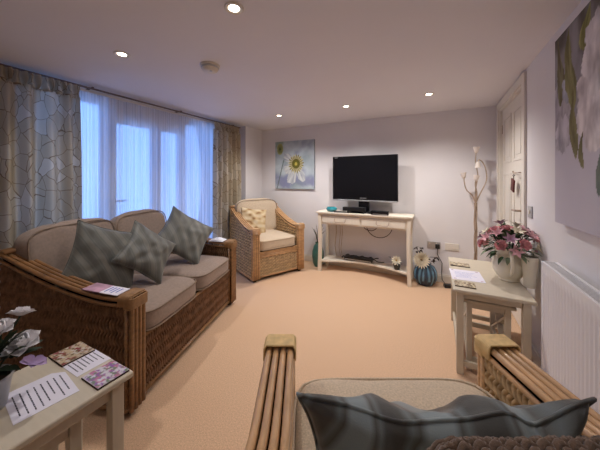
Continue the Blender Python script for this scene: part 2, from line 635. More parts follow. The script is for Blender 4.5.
dls = [(-0.878, 0.984, 'large bright round spotlight in the ceiling, nearest above the sofa front'),
       (-1.861, 0.998, 'round ceiling spotlight nearest the patterned curtain on the window side'),
       (-1.822, 2.895, 'small round ceiling spotlight above the wicker armchair by the flower picture'),
       (-0.918, 2.887, 'round ceiling spotlight above the television'),
       (-0.069, 2.85, 'round ceiling spotlight nearest the white panelled door')]
dl0 = downlight(dls[0][2])
for i, (x, y, lab) in enumerate(dls):
    o = dl0 if i == 0 else copy_tree(dl0)
    o.location = (x, y, CEIL)
    o['label'] = lab
    spot('ceiling_spot', (0, 0, -0.03), SPOT_W if y > 2 else 9.5, o)

t = thing('smoke_detector', 'white round smoke detector on the ceiling between two spotlights', 'smoke detector', (-1.473, 1.395, CEIL))
MB().lathe([(0.001, -0.042), (0.030, -0.042), (0.042, -0.036), (0.050, -0.020), (0.052, -0.014)], 32).build('detector_body', 'gloss_white', t)
MB().lathe([(0.052, -0.012), (0.058, -0.010), (0.058, 0.0)], 32).build('mounting_plate', 'gloss_white', t)
MB().lathe([(0.0505, -0.0225), (0.053, -0.019), (0.0525, -0.013)], 32).build('vent_slot', 'silver', t)
MB().lathe([(0.001, -0.0445), (0.007, -0.0445), (0.008, -0.041)], 16, (0.02, -0.012, 0)).build('test_button', 'silver', t)


t.scale = (1.2, 1.2, 1.2)

# ------------------------------------------------------------------ curtains
def cloth(y0, y1, x0, amp, waves, ztop, zbot, seed, nu=260, nv=40, pinch=0.0, spread=0.0):
    rnd = random.Random(seed)
    ph = [rnd.uniform(0, 6.28) for _ in range(4)]
    m = MB()
    uv = []
    L = y1 - y0
    vs = []
    s_acc = 0.0
    prev = None
    arc = []
    for i in range(nu + 1):
        u = i / nu
        a = 2 * PI * waves * u
        off = amp * math.sin(a + 0.5 * math.sin(a * 0.37 + ph[0])) + 0.3 * amp * math.sin(a * 0.53 + ph[1])
        p = (L * u, off)
        if prev:
            s_acc += math.hypot(p[0] - prev[0], p[1] - prev[1])
        prev = p
        arc.append(s_acc)
    for i in range(nu + 1):
        u = i / nu
        for j in range(nv + 1):
            v = j / nv
            z = ztop + (zbot - ztop) * v
            a = 2 * PI * waves * u
            k = 0.55 + 0.45 * smooth01(v * 3)
            off = amp * k * math.sin(a + 0.5 * math.sin(a * 0.37 + ph[0])) + 0.3 * amp * math.sin(a * 0.53 + ph[1] + v * 1.3)
            if pinch and v < 0.05:
                off = amp * 0.5 * math.sin(a * 3) * (1 - v / 0.05) + off * (v / 0.05)
            y = y0 + L * u + 0.012 * math.sin(a * 0.5 + v * 4 + ph[2]) * v + spread * v * (u - 0.5)
            vs.append((x0 + off, y, z))
            uv.append((arc[i], z))
    fs = []
    for i in range(nu):
        for j in range(nv):
            a = i * (nv + 1) + j
            fs.append((a, a + nv + 1, a + nv + 2, a + 1))
    m.add(vs, fs)
    m.uv = uv
    return m


ZR = 2.045
c = thing('curtain', 'cream patterned curtain with brown crackle lines hanging behind the near end of the sofa', 'curtain', (0, 0, 0), group='patterned curtains')
cloth(0.18, 1.10, -2.665, 0.042, 8, ZR - 0.10, 0.04, 3, spread=0.05).build('drape', 'crackle_cloth', c, angle=180)
cloth(0.18, 1.10, -2.66, 0.024, 24, ZR - 0.005, ZR - 0.115, 31, nv=6).build('pleated_heading', 'crackle_cloth', c, angle=180)
c = thing('curtain', 'narrow cream patterned curtain drawn back beside the wicker armchair in the corner', 'curtain', (0, 0, 0), group='patterned curtains')
cloth(2.60, 3.13, -2.665, 0.036, 5.5, ZR - 0.10, 0.04, 5, nu=200, spread=0.05).build('drape', 'crackle_cloth', c, angle=180)
cloth(2.60, 3.10, -2.66, 0.02, 14, ZR - 0.005, ZR - 0.115, 33, nu=200, nv=6).build('pleated_heading', 'crackle_cloth', c, angle=180)
s1 = cloth(0.95, 1.86, -2.738, 0.016, 13, ZR - 0.02, 0.05, 11, nv=24).build('sheer_curtain', 'voile', angle=180)
tag(s1, 'white sheer voile curtain over the glazing next to the near patterned curtain', 'sheer curtain', 'white sheers')
s2 = cloth(1.84, 2.72, -2.735, 0.016, 12, ZR - 0.02, 0.05, 12, nv=24).build('sheer_curtain', 'voile', angle=180)
tag(s2, 'white sheer voile curtain over the glazing beside the corner armchair', 'sheer curtain', 'white sheers')
r = thing('curtain_rail', 'slim dark curtain rail running under the ceiling along the window wall', 'curtain rail', (0, 0, 0))
MB().box(-2.70, -2.675, 0.1, 3.15, ZR + 0.002, ZR + 0.013).build('track', 'rail_wood', r, bevel=0.003)
MB().box(-2.76, -2.745, 0.1, 2.8, ZR - 0.012, ZR + 0.005).build('sheer_track', 'gloss_white', r, bevel=0.003)
for y in (0.3, 1.2, 2.1, 3.0):
    MB().box(-2.80, -2.68, y - 0.006, y + 0.006, ZR + 0.013, ZR + 0.024).build('bracket', 'rail_wood', r)


# ------------------------------------------------------------------ wicker furniture
def weave_rows(mb, gap, org, U, N, z0, z1, urange, sp=0.029, pitch=0.0185, amp=0.0055, th=0.006):
    """rows of strands along U, stacked in z, going in and out of the plane along N"""
    org, U, N = np.array(org, float), np.array(U, float), np.array(N, float)
    Z = np.array((0, 0, 1.0))
    rows = int((z1 - z0) / pitch)
    for r in range(rows):
        zc = z0 + (r + 0.5) * pitch
        ur = urange(zc)
        if ur is None or ur[1] - ur[0] < 0.02:
            continue
        u0, u1 = ur
        k = max(3, int((u1 - u0) / (sp / 5)))
        u = np.linspace(u0, u1, k)
        s = np.sin(PI * u / sp + PI * (r % 2))
        off = amp * s
        tilt = 0.40 * pitch * np.cos(PI * u / sp)
        rings = []
        for dv, dn in ((-0.42, -0.004), (-0.26, 0.6 * th), (0.0, th), (0.26, 0.6 * th), (0.42, -0.004)):
            p = org + u[:, None] * U + (zc + dv * pitch + tilt)[:, None] * Z + (off + dn)[:, None] * N
            rings.append(p)
        A = np.stack(rings, 1).reshape(-1, 3)
        fs = []
        for i in range(k - 1):
            for j in range(4):
                a = i * 5 + j
                fs.append((a, a + 5, a + 6, a + 1))
        mb.add(A.tolist(), fs)
        q = [org + uu * U + zz * Z - N * (amp + 0.001) for uu, zz in ((u0, zc - pitch / 2), (u1, zc - pitch / 2), (u1, zc + pitch / 2), (u0, zc + pitch / 2))]
        gap.add(q, [(0, 1, 2, 3)])


def zigzag(sp, per, zig, amp=0.006, th=0.008, wd=0.33):
    """strands standing in columns that zigzag, the look of close herringbone cane weave"""
    def weave(mb, gap, org, U, N, z0, z1, urange):
        org, U, N = np.array(org, float), np.array(U, float), np.array(N, float)
        Z = np.array((0, 0, 1.0))
        zs = np.arange(z0, z1, per / 8)
        spans = [urange(z) for z in zs]
        lo = min(s_[0] for s_ in spans if s_)
        hi = max(s_[1] for s_ in spans if s_)
        n = int((hi - lo) / sp)
        step = (hi - lo) / n
        for k in range(n):
            uc = lo + (k + 0.5) * step
            ok = [z for z, s_ in zip(zs, spans) if s_ and s_[0] - 0.004 <= uc <= s_[1] + 0.004]
            if len(ok) < 4:
                continue
            z = np.array(ok)
            ph = z / per
            tri = 4 * np.abs((ph % 1) - 0.5) - 1
            bump = amp * np.abs(np.sin(2 * PI * ph)) ** 0.7
            rings = []
            for du, dn in ((-wd, -0.009), (-0.72 * wd, 0.4 * th), (0.0, th), (0.72 * wd, 0.4 * th), (wd, -0.009)):
                rings.append(org + (uc + du * step + zig * tri)[:, None] * U + z[:, None] * Z + (bump + dn - amp)[:, None] * N)
            A = np.stack(rings, 1).reshape(-1, 3)
            fs = []
            for i in range(len(ok) - 1):
                for j in range(4):
                    a = i * 5 + j
                    fs.append((a, a + 1, a + 6, a + 5))
            mb.add(A.tolist(), fs)
            q = [org + uu * U + zz * Z - N * 0.018 for uu, zz in ((uc - step / 2, z[0]), (uc + step / 2, z[0]), (uc + step / 2, z[-1]), (uc - step / 2, z[-1]))]
            gap.add(q, [(0, 1, 2, 3)])
    return weave


def superbox(mb, cx, cy, cz, sx, sy, sz, n=6.0, crown=0.0, k=12, wob=0.0, seed=0, M=None):
    """soft box cushion"""
    faces = []
    for ax in range(3):
        for sg in (-1, 1):
            def fn(u, v, ax=ax, sg=sg):
                a, b_ = 2 * u - 1, 2 * v - 1
                a = math.copysign(abs(a) ** 0.8, a)
                b_ = math.copysign(abs(b_) ** 0.8, b_)
                p = [0, 0, 0]
                p[ax] = sg
                p[(ax + 1) % 3] = a
                p[(ax + 2) % 3] = b_
                d = sum(abs(t) ** n for t in p) ** (1 / n)
                p = [t / d for t in p]
                x, y, z = p
                w = wob * noise.noise(Vector((x * 2 + seed, y * 2, z * 2)))
                zz = z * sz / 2 + (crown if z > 0 else crown * 0.3 * -1) * (1 - x * x) * (1 - y * y) * abs(z) + w
                return (cx + x * sx / 2 + w * 0.6, cy + y * sy / 2 + w * 0.6, cz + zz)
            mb.grid(fn, k, k, flip=(sg < 0), M=M)
    return mb


def box_piping(mb, cx, cy, z, sx, sy, r=0.006, n=6.0, M=None):
    pts = []
    for i in range(64):
        a = 2 * PI * i / 64
        ca, sa = math.cos(a), math.sin(a)
        d = (abs(ca) ** n + abs(sa) ** n) ** (1 / n)
        p = Vector((cx + sx / 2 * ca / d, cy + sy / 2 * sa / d, z))
        pts.append(M @ p if M is not None else p)
    mb.tube(pts, r, 6, closed=True)


def weld(o, d=0.0004):
    import bmesh
    bm = bmesh.new()
    bm.from_mesh(o.data)
    bmesh.ops.remove_doubles(bm, verts=bm.verts, dist=d)
    bm.to_mesh(o.data)
    bm.free()
    o.data.shade_smooth()
    return o


def wicker(name, label, cat, loc, rz, Wd, D, ah, bh, arm_w, seats, cane, wv_mat, bind, fabric, back_rows=True, seat_z=0.37, seat_t=0.14, front_rail=False, back_cushions=None, seat_front=0.0, back_t=0.05, rise=0.16, wv=None):
    t = thing(name, label, cat, loc, rz)
    weave = wv or weave_rows
    hw, hd = Wd / 2, D / 2
    cr = arm_w / 8

    def zt(y):
        s = max(0.0, min(1.0, ((hd - y) / D - rise) / (1 - rise)))
        return ah - 0.012 + (bh - ah) * (s ** 1.5)

    def ymax(z):
        if z < zt(hd):
            return hd - 0.02
        lo, hi = -hd, hd
        for _ in range(30):
            mid = (lo + hi) / 2
            if zt(mid) > z:
                lo = mid
            else:
                hi = mid
        return lo

    for s in (-1, 1):
        # woven arm panel, outer and inner face
        mb, gp = MB(), MB()
        weave(mb, gp, (s * (hw - 0.008), 0, 0), (0, 1, 0), (s, 0, 0), 0.05, bh - 0.03, lambda z: (-hd + 0.02, ymax(z + 0.035)) if ymax(z + 0.035) > -hd + 0.06 else None)
        weave(mb, gp, (s * (hw - arm_w + 0.008), 0, 0), (0, 1, 0), (-s, 0, 0), 0.30, bh - 0.03, lambda z: (-hd + 0.04, ymax(z + 0.035)) if ymax(z + 0.035) > -hd + 0.06 else None)
        o = mb.build('arm_panel', wv_mat, t, angle=180)
        gp.build('gap_shade_sheet', 'weave_gap_shade', o, smooth=False)  # dark sheet added behind the strands as painted shade in the gaps
        # canes: up the front post, round the corner and along the arm
        cn = MB()
        for k in range(4):
            x = s * (hw - arm_w + cr * (1 + 2 * k))
            path = [(x, hd - cr, 0.035), (x, hd - cr, 0.2), (x, hd - cr, 0.4), (x, hd - cr, ah - 0.06)]
            for a in (0.25, 0.5, 0.75):
                an = a * PI / 2
                path.append((x, hd - cr - 0.045 + 0.045 * math.cos(an), ah - 0.06 + 0.045 * math.sin(an)))
            for i in range(15):
                y = hd - 0.07 - (D - 0.07) * i / 14
                path.append((x, y, zt(y)))
            cn.tube(path, cr * 0.88, 8)
        # slim edging cane under the arm canes, both faces
        for xx in (s * (hw - 0.004), s * (hw - arm_w + 0.004)):
            cn.tube([(xx, y, zt(y) - 0.028) for y in [hd - 0.035 - (D - 0.04) * i / 14 for i in range(15)]], 0.009, 6)
            cn.tube([(xx, hd - 2 * cr - 0.012, z) for z in (0.04, 0.3, ah - 0.035)], 0.009, 6)
        cn.tube([(s * (hw - 0.004), hd - 0.03, 0.045), (s * (hw - 0.004), -hd + 0.02, 0.045)], 0.011, 6)
        cn.build('arm_rail', cane, t, angle=180)
        # added dark filler behind the post canes, coloured as the shade between them
        MB().box(s * (hw - arm_w / 2) - arm_w / 2 + 0.02, s * (hw - arm_w / 2) + arm_w / 2 - 0.02, -hd + 0.03, hd - 2 * cr, 0.05, ah - 0.05).build('arm_shade_core', 'weave_gap_shade', t, smooth=False)
        # wrapped binding at the front corner
        bn = MB()
        x0, x1 = s * (hw - arm_w) , s * hw
        if x0 > x1:
            x0, x1 = x1, x0
        x0 -= 0.004
        x1 += 0.004
        zt0 = ah + cr
        nw = 13
        for k in range(nw):        # winds across the arm top
            y = hd - 0.010 - k * 0.0058
            z = ah + cr * 0.9 if k > 0 else ah + cr * 0.4
            pts = [(x0, y, z - 0.055), (x0, y, z - 0.012), (x0 + 0.008, y, z), (x1 - 0.008, y, z), (x1, y, z - 0.012), (x1, y, z - 0.055)]
            bn.tube(pts, 0.0042, 6)
        for k in range(10):         # winds round the post below the corner
            z = ah - 0.002 - k * 0.0056
            y = hd + 0.003
            pts = [(x0, y - 0.05, z), (x0, y - 0.008, z), (x0 + 0.008, y, z), (x1 - 0.008, y, z), (x1, y - 0.008, z), (x1, y - 0.05, z)]
            bn.tube(pts, 0.0041, 6)
        bn.build('arm_binding', bind, t, angle=180)
    # front of the base
    xi = hw - arm_w
    mb, gp = MB(), MB()
    yb = hd - 0.045
    ztop = seat_z - 0.01 if not front_rail else seat_z - 0.075
    weave(mb, gp, (0, yb, 0), (1, 0, 0), (0, 1, 0), 0.06, ztop, lambda z: (-xi, xi))
    o = mb.build('base_panel', wv_mat, t, angle=180)
    gp.build('gap_shade_sheet', 'weave_gap_shade', o, smooth=False)  # painted shade behind the base weave
    fr = MB()
    fr.tube([(-xi, yb + 0.004, 0.05), (xi, yb + 0.004, 0.05)], 0.012, 8)
    fr.tube([(-xi, yb + 0.004, ztop + 0.004), (xi, yb + 0.004, ztop + 0.004)], 0.011, 8)
    if front_rail:
        for k in range(3):
            fr.tube([(-xi, yb + 0.002, ztop + 0.022 + 0.02 * k), (xi, yb + 0.002, ztop + 0.022 + 0.02 * k)], 0.0105, 8)
    fr.build('base_rail', cane, t, angle=180)
    MB().box(-xi, xi, -hd + 0.06, yb - 0.012, seat_z - 0.06, seat_z - 0.012).build('seat_deck', 'weave_gap_shade', t, smooth=False)
    # back
    mb, gp = MB(), MB()
    crown = 0.02
    weave(mb, gp, (0, -hd + 0.012, 0), (1, 0, 0), (0, -1, 0), 0.05, bh - 0.02, lambda z: (-hw + 0.02, hw - 0.02))
    weave(mb, gp, (0, -hd + back_t - 0.008, 0), (1, 0, 0), (0, 1, 0), seat_z, bh - 0.02, lambda z: (-xi, xi))
    o = mb.build('back_panel', wv_mat, t, angle=180)
    gp.build('gap_shade_sheet', 'weave_gap_shade', o, smooth=False)  # painted shade behind the back weave
    br = MB()
    for k in range(3):
        yy = -hd + 0.01 + (back_t - 0.012) * k / 2
        br.tube([(hw * (2 * i / 14 - 1) * 0.985, yy, bh - 0.012 + crown * (1 - (2 * i / 14 - 1) ** 2)) for i in range(15)], cr * 1.05, 8)
    br.build('back_rail', cane, t, angle=180)
    for sx in (-1, 1):
        for sy in (-1, 1):
            MB().lathe([(0.001, 0), (0.022, 0), (0.026, 0.04), (0.001, 0.04)], 12, (sx * (hw - arm_w / 2), sy * (hd - 0.06), 0)).build('foot', 'dark_foot', t)
    # seat cushions
    wi = 2 * xi / seats
    y0, y1 = -hd + back_t + 0.02, hd - 0.02 + seat_front
    for k in range(seats):
        cx = -xi + wi * (k + 0.5)
        cu = MB()
        superbox(cu, cx, (y0 + y1) / 2, seat_z + seat_t / 2, wi - 0.008, y1 - y0, seat_t, 7, 0.022, 14, 0.006, k)
        o = weld(cu.build('seat_cushion', fabric, t, angle=180))
        pp = MB()
        box_piping(pp, cx, (y0 + y1) / 2, seat_z + seat_t - 0.018, wi - 0.004, y1 - y0 + 0.004, 0.005, 7)
        box_piping(pp, cx, (y0 + y1) / 2, seat_z + 0.016, wi - 0.004, y1 - y0 + 0.004, 0.005, 7)
        pp.build('piping', 'piping_fabric' if fabric != 'chair_fabric' else fabric, o, angle=180)
    # back cushions: leaning pads with a rounded top
    nb, bt, btop, lean = back_cushions
    wb = 2 * (xi + arm_w * 0.5) / nb if bt > 0.1 else 2 * xi
    for k in range(nb):
        cx = -wb * nb / 2 + wb * (k + 0.5)
        hgt = btop - (seat_z + seat_t) + 0.03
        Mx = Matrix.Translation((cx, -hd + back_t + bt / 2 + 0.012, seat_z + seat_t - 0.02)) @ Matrix.Rotation(lean, 4, 'X')
        cu = MB()
        superbox(cu, 0, 0, hgt / 2, wb - 0.01, bt, hgt, 5.5, 0.03, 14, 0.012, k + 5, Mx)
        o = weld(cu.build('back_cushion', fabric, t, angle=180))
        pp = MB()
        pts = []
        for i in range(64):
            a = 2 * PI * i / 64
            ca, sa = math.cos(a), math.sin(a)
            d = (abs(ca) ** 5.5 + abs(sa) ** 5.5) ** (1 / 5.5)
            pts.append(Mx @ Vector(((wb - 0.02) / 2 * ca / d, bt * 0.42, hgt / 2 + hgt / 2 * sa / d)))
        pp.tube(pts, 0.005, 6, closed=True)
        pp.build('piping', 'piping_fabric', o, angle=180)
    return t


sofa = wicker('wicker_sofa', 'brown wicker two-seater sofa with beige cushions in front of the window', 'sofa', (-2.035, 1.298, 0), math.radians(-72), 1.34, 0.90, 0.63, 0.84, 0.105, 2,
              'rattan_brown', 'weave_brown', 'binding_brown', 'sofa_fabric', seat_z=0.37, seat_t=0.14, back_cushions=(2, 0.15, 0.93, 0.16), seat_front=0.02, wv=zigzag(0.0205, 0.074, 0.009))
chair = wicker('wicker_armchair', 'light wicker armchair with a pale seat in the corner under the flower picture', 'armchair', (-2.127, 3.039, 0), math.radians(-115.8), 0.78, 0.76, 0.64, 0.88, 0.10, 1,
               'rattan_blond', 'weave_blond', 'rattan_blond', 'chair_fabric', seat_z=0.36, seat_t=0.14, front_rail=True, back_cushions=(1, 0.14, 0.94, 0.16), seat_front=0.0)
near = wicker('wicker_armchair', 'near light wicker armchair seen from behind over its back, facing the television', 'armchair', (-0.012, 0.752, 0), YAW, 0.93, 0.74, 0.63, 0.84, 0.105, 1,
              'rattan_blond', 'weave_blond', 'binding_blond', 'chair_fabric', seat_z=0.355, seat_t=0.135, front_rail=True, back_cushions=(1, 0.07, 0.76, 0.05), seat_front=0.0, back_t=0.045, rise=0.5, wv=zigzag(0.021, 0.056, 0.008, wd=0.40))


# ------------------------------------------------------------------ loose cushions
def dent(a, b_, dents):
    """slumps in the upper edge of a cushion"""
    return sum(d * max(0, b_) ** 1.5 * math.exp(-((a - a0) / w_) ** 2) for a0, d, w_ in dents)


def pillow_mesh(w, h, t, seed, wr=0.012, n=36, pinch=0.09, dents=()):
    m = MB()
    for sg in (1, -1):
        def fn(u, v):
            a, b_ = 2 * u - 1, 2 * v - 1
            prof = (max(0, 1 - a * a) * max(0, 1 - b_ * b_)) ** 0.42
            x = w / 2 * a * (1 - pinch * (1 - b_ * b_))
            y = h / 2 * b_ * (1 - pinch * (1 - a * a))
            y -= dent(a, b_, dents)
            wn_ = noise.noise(Vector((a * 2.2 + seed, b_ * 2.2, sg * 0.7))) + 0.5 * noise.noise(Vector((a * 5 + seed, b_ * 3.0, sg)))
            z = sg * t / 2 * prof + wr * wn_ * min(1, prof * 1.5) + 0.5 * wr * noise.noise(Vector((a * 1.3, b_ * 1.3, seed)))
            return (x, y, z)
        m.grid(fn, n, n, flip=(sg < 0))
    return m


def pillow(label, w, h, t, m, M, seed, group=None, pinch=0.09, wr=0.012, dents=()):
    o = weld(pillow_mesh(w, h, t, seed, wr, pinch=pinch, dents=dents).build('throw_cushion', m, angle=180))
    o.matrix_world = M
    tag(o, label, 'cushion', group)
    pp = MB()
    pts = []
    N = 24
    for (a0, b0, a1, b1) in ((-1, -1, 1, -1), (1, -1, 1, 1), (1, 1, -1, 1), (-1, 1, -1, -1)):
        for i in range(N):
            a, b_ = a0 + (a1 - a0) * i / N, b0 + (b1 - b0) * i / N
            z = 0.5 * wr * noise.noise(Vector((a * 1.3, b_ * 1.3, seed)))
            pts.append((w / 2 * a * (1 - pinch * (1 - b_ * b_)), h / 2 * b_ * (1 - pinch * (1 - a * a)) - dent(a, b_, dents), z))
    pp.tube(pts, 0.004, 6, closed=True)
    pp.build('edge_seam', m, o, angle=180)
    return o


def place(parent_loc, rz, local, rx, spin, tilt=0.0):
    """cushion standing on its edge: local spot, leaned back by rx, spun in its own plane, turned by tilt"""
    return Matrix.Translation(parent_loc) @ Matrix.Rotation(rz, 4, 'Z') @ Matrix.Translation(local) @ Matrix.Rotation(tilt, 4, 'Z') @ Matrix.Rotation(PI / 2 + rx, 4, 'X') @ Matrix.Rotation(spin, 4, 'Z') 


SL, SR = Vector((-2.035, 1.298, 0)), math.radians(-72)
pillow('grey-green striped cushion propped against the near arm of the sofa', 0.42, 0.42, 0.15, 'teal_stripe', place(SL, SR, (0.39, 0.0, 0.74), 0.28, 0.36, -0.45), 1.0, 'sofa scatter cushions', 0.13)
pillow('grey-green striped cushion standing on its point in the middle of the sofa', 0.36, 0.36, 0.14, 'teal_stripe', place(SL, SR, (0.19, 0.14, 0.735), 0.55, 0.80, -0.2), 2.3, 'sofa scatter cushions', 0.13)
pillow('grey-green striped cushion standing on its point at the far end of the sofa', 0.44, 0.44, 0.15, 'teal_stripe', place(SL, SR, (-0.29, 0.12, 0.75), 0.6, 0.72, -0.5), 4.1, 'sofa scatter cushions', 0.13)

# small cushion on the corner chair
AL, AR = Vector((-2.127, 3.039, 0)), math.radians(-115.8)
def small_cushion():
    m = paint_mat('leaf_print', 0.7)
    o = weld(pillow_mesh(0.38, 0.38, 0.12, 8.0).build('throw_cushion', m, angle=180))
    at = o.data.color_attributes.new('paint', 'FLOAT_COLOR', 'POINT')
    base, lt, br = Vector(lin(196, 170, 130)[:3]), Vector(lin(214, 196, 164)[:3]), Vector(lin(150, 112, 74)[:3])
    for i, v in enumerate(o.data.vertices):
        k = noise.noise(Vector((v.co.x * 14, v.co.y * 22, 2)))
        c_ = base.lerp(lt, max(0, min(1, k * 2 + 0.3))) if k > -0.2 else base.lerp(br, min(1, (-k - 0.2) * 4))
        at.data[i].color = (*c_, 1)
    o.matrix_world = place(AL, AR, (0.15, -0.09, 0.675), 0.4, 0.15, -0.2)
    tag(o, 'small tan leaf-print cushion leaning in the corner armchair', 'cushion')


small_cushion()
NL = Vector((-0.012, 0.752, 0))
pillow('dark slate striped cushion leaning against the back of the near armchair', 0.55, 0.40, 0.13, 'slate_stripe', place(NL, YAW, (-0.068, -0.125, 0.655), 0.30, 0.0, 0.0), 6.2, None, 0.16, 0.03, ((0.66, 0.05, 0.16), (-0.25, 0.035, 0.3), (0.2, 0.02, 0.2)))

# knitted throw draped over the back of the near chair
def throw():
    rows = []
    nu, nv = 240, 90
    prof = []
    # cross-section over the chair back, local y/z, from the rear up and over to the front
    base = [(-0.405, 0.52), (-0.402, 0.66), (-0.398, 0.80), (-0.388, 0.87), (-0.36, 0.895), (-0.33, 0.898), (-0.305, 0.885), (-0.288, 0.85), (-0.283, 0.80)]
    def at(v):
        f = v * (len(base) - 1)
        i = min(int(f), len(base) - 2)
        k = f - i
        return (base[i][0] * (1 - k) + base[i + 1][0] * k, base[i][1] * (1 - k) + base[i + 1][1] * k)
    def fn(u, v):
        x = -0.20 + 0.52 * u
        y, z = at(v)
        y2, z2 = at(min(1, v + 0.01))
        ny, nz = -(z2 - z), (y2 - y)
        d = math.hypot(ny, nz) or 1
        ny, nz = ny / d, nz / d
        cols, rws = 26, 20
        # knit: columns of leaning stitches
        cu, rv = u * cols, v * rws
        ph = (cu % 1) - 0.5
        st = abs(math.sin(PI * (rv + (0.55 * abs(ph) * 2)))) 
        hgt = 0.008 * (1 - (2 * abs(ph)) ** 2) * 0.6 + 0.009 * st
        hgt += 0.022 * noise.noise(Vector((u * 5, v * 3, 1)))
        hang = 0.012 * math.sin(u * 9)
        z -= 0.05 * (1 - smooth01(u / 0.13)) * (0.8 if 0.2 < v < 0.9 else 0.3)
        return (x, y + ny * -hgt * -1 if False else y - ny * hgt, z - nz * hgt * -1 + (hang if v < 0.2 else 0))
    m = MB().grid(fn, nu, nv)
    o = m.build('knitted_throw', 'knit_taupe', angle=180, solid=0.006)
    o.matrix_world = Matrix.Translation(NL) @ Matrix.Rotation(YAW, 4, 'Z')
    tag(o, 'taupe chunky knitted throw draped over the back of the near armchair', 'throw blanket')


throw()

# ------------------------------------------------------------------ painted canvases
def paint_panel(name, w, h, nx, ny, fn, th, matname, side='gloss_white'):
    """flat panel in its local x/z plane, face towards -y; colour from fn(u,v)"""
    m = MB()
    m.grid(lambda u, v: (w * (u - 0.5), 0, h * (v - 0.5)), nx, ny)
    me_cols = [fn(i / nx, j / ny) for i in range(nx + 1) for j in range(ny + 1)]
    nfront = len(m.v)
    nf = len(m.f)
    m.box(-w / 2, w / 2, 0.0006, th, -h / 2, h / 2)
    ec = []
    for p in m.v[nfront:]:
        ec.append(fn(min(1, max(0, p[0] / w + 0.5)), min(1, max(0, p[2] / h + 0.5))))
    o = m.build(name, matname, smooth=False)
    at = o.data.color_attributes.new('paint', 'FLOAT_COLOR', 'POINT')
    for i, c_ in enumerate(me_cols + ec):
        at.data[i].color = (c_[0], c_[1], c_[2], 1)
    return o


def V3(r, g, b):
    return Vector(lin(r, g, b)[:3])


def fbm(x, y, z=0.0):
    return noise.fractal(Vector((x, y, z)), 1.0, 2.0, 4)


def art_small(u, v):
    # pale blue ground, white poppy with a dark-green and yellow eye, bud top left
    c_ = V3(150, 164, 176).lerp(V3(196, 206, 212), max(0, min(1, 0.5 + 0.6 * fbm(u * 3, v * 3))))
    k = max(0, fbm(u * 2 + 5, v * 2.4))
    c_ = c_.lerp(V3(128, 130, 168), min(0.8, k * 1.5))
    g = max(0, fbm(u * 3 + 9, v * 3 + 2)) * (1 if v > 0.6 and u < 0.6 else 0.2)
    c_ = c_.lerp(V3(130, 150, 130), min(0.7, g * 1.6))
    # bud
    d = math.hypot((u - 0.13) / 0.085, (v - 0.84) / 0.12)
    if d < 1:
        c_ = V3(86, 96, 52).lerp(V3(176, 178, 120), min(1, d * 0.9 + 0.2 * fbm(u * 20, v * 20)))
    # stems
    if abs(u - (0.05 + 0.3 * v)) < 0.012 and v < 0.7:
        c_ = V3(110, 122, 120)
    # petals
    cx, cy = 0.55, 0.52
    dx, dy = u - cx, v - cy
    r, a = math.hypot(dx, dy), math.atan2(dy, dx)
    for pa, pl, pw in ((2.6, 0.36, 0.55), (3.6, 0.34, 0.6), (4.35, 0.44, 0.5), (5.2, 0.40, 0.45)):
        da = (a - pa + PI) % (2 * PI) - PI
        R_ = pl * max(0, 1 - (da / pw) ** 2) ** 0.5 * (1 + 0.12 * fbm(a * 6, r * 9)) if abs(da) < pw else 0
        if r < R_:
            c_ = V3(208, 210, 208).lerp(V3(146, 152, 168), max(0, min(1, 0.35 + 0.9 * fbm(a * 8, r * 4, pa))))
    ring = 0.18 * (1 + 0.12 * math.sin(a * 17))
    if r < ring:
        c_ = V3(204, 196, 156).lerp(V3(122, 110, 58), max(0, min(1, 0.5 + 0.8 * math.sin(a * 22) * (r / ring))))
    if r < 0.085:
        c_ = V3(84, 84, 30).lerp(V3(190, 176, 84), 1 if r < 0.035 else 0.1)
    if r > 0.085 and r < 0.1:
        c_ = V3(96, 86, 36)
    return c_


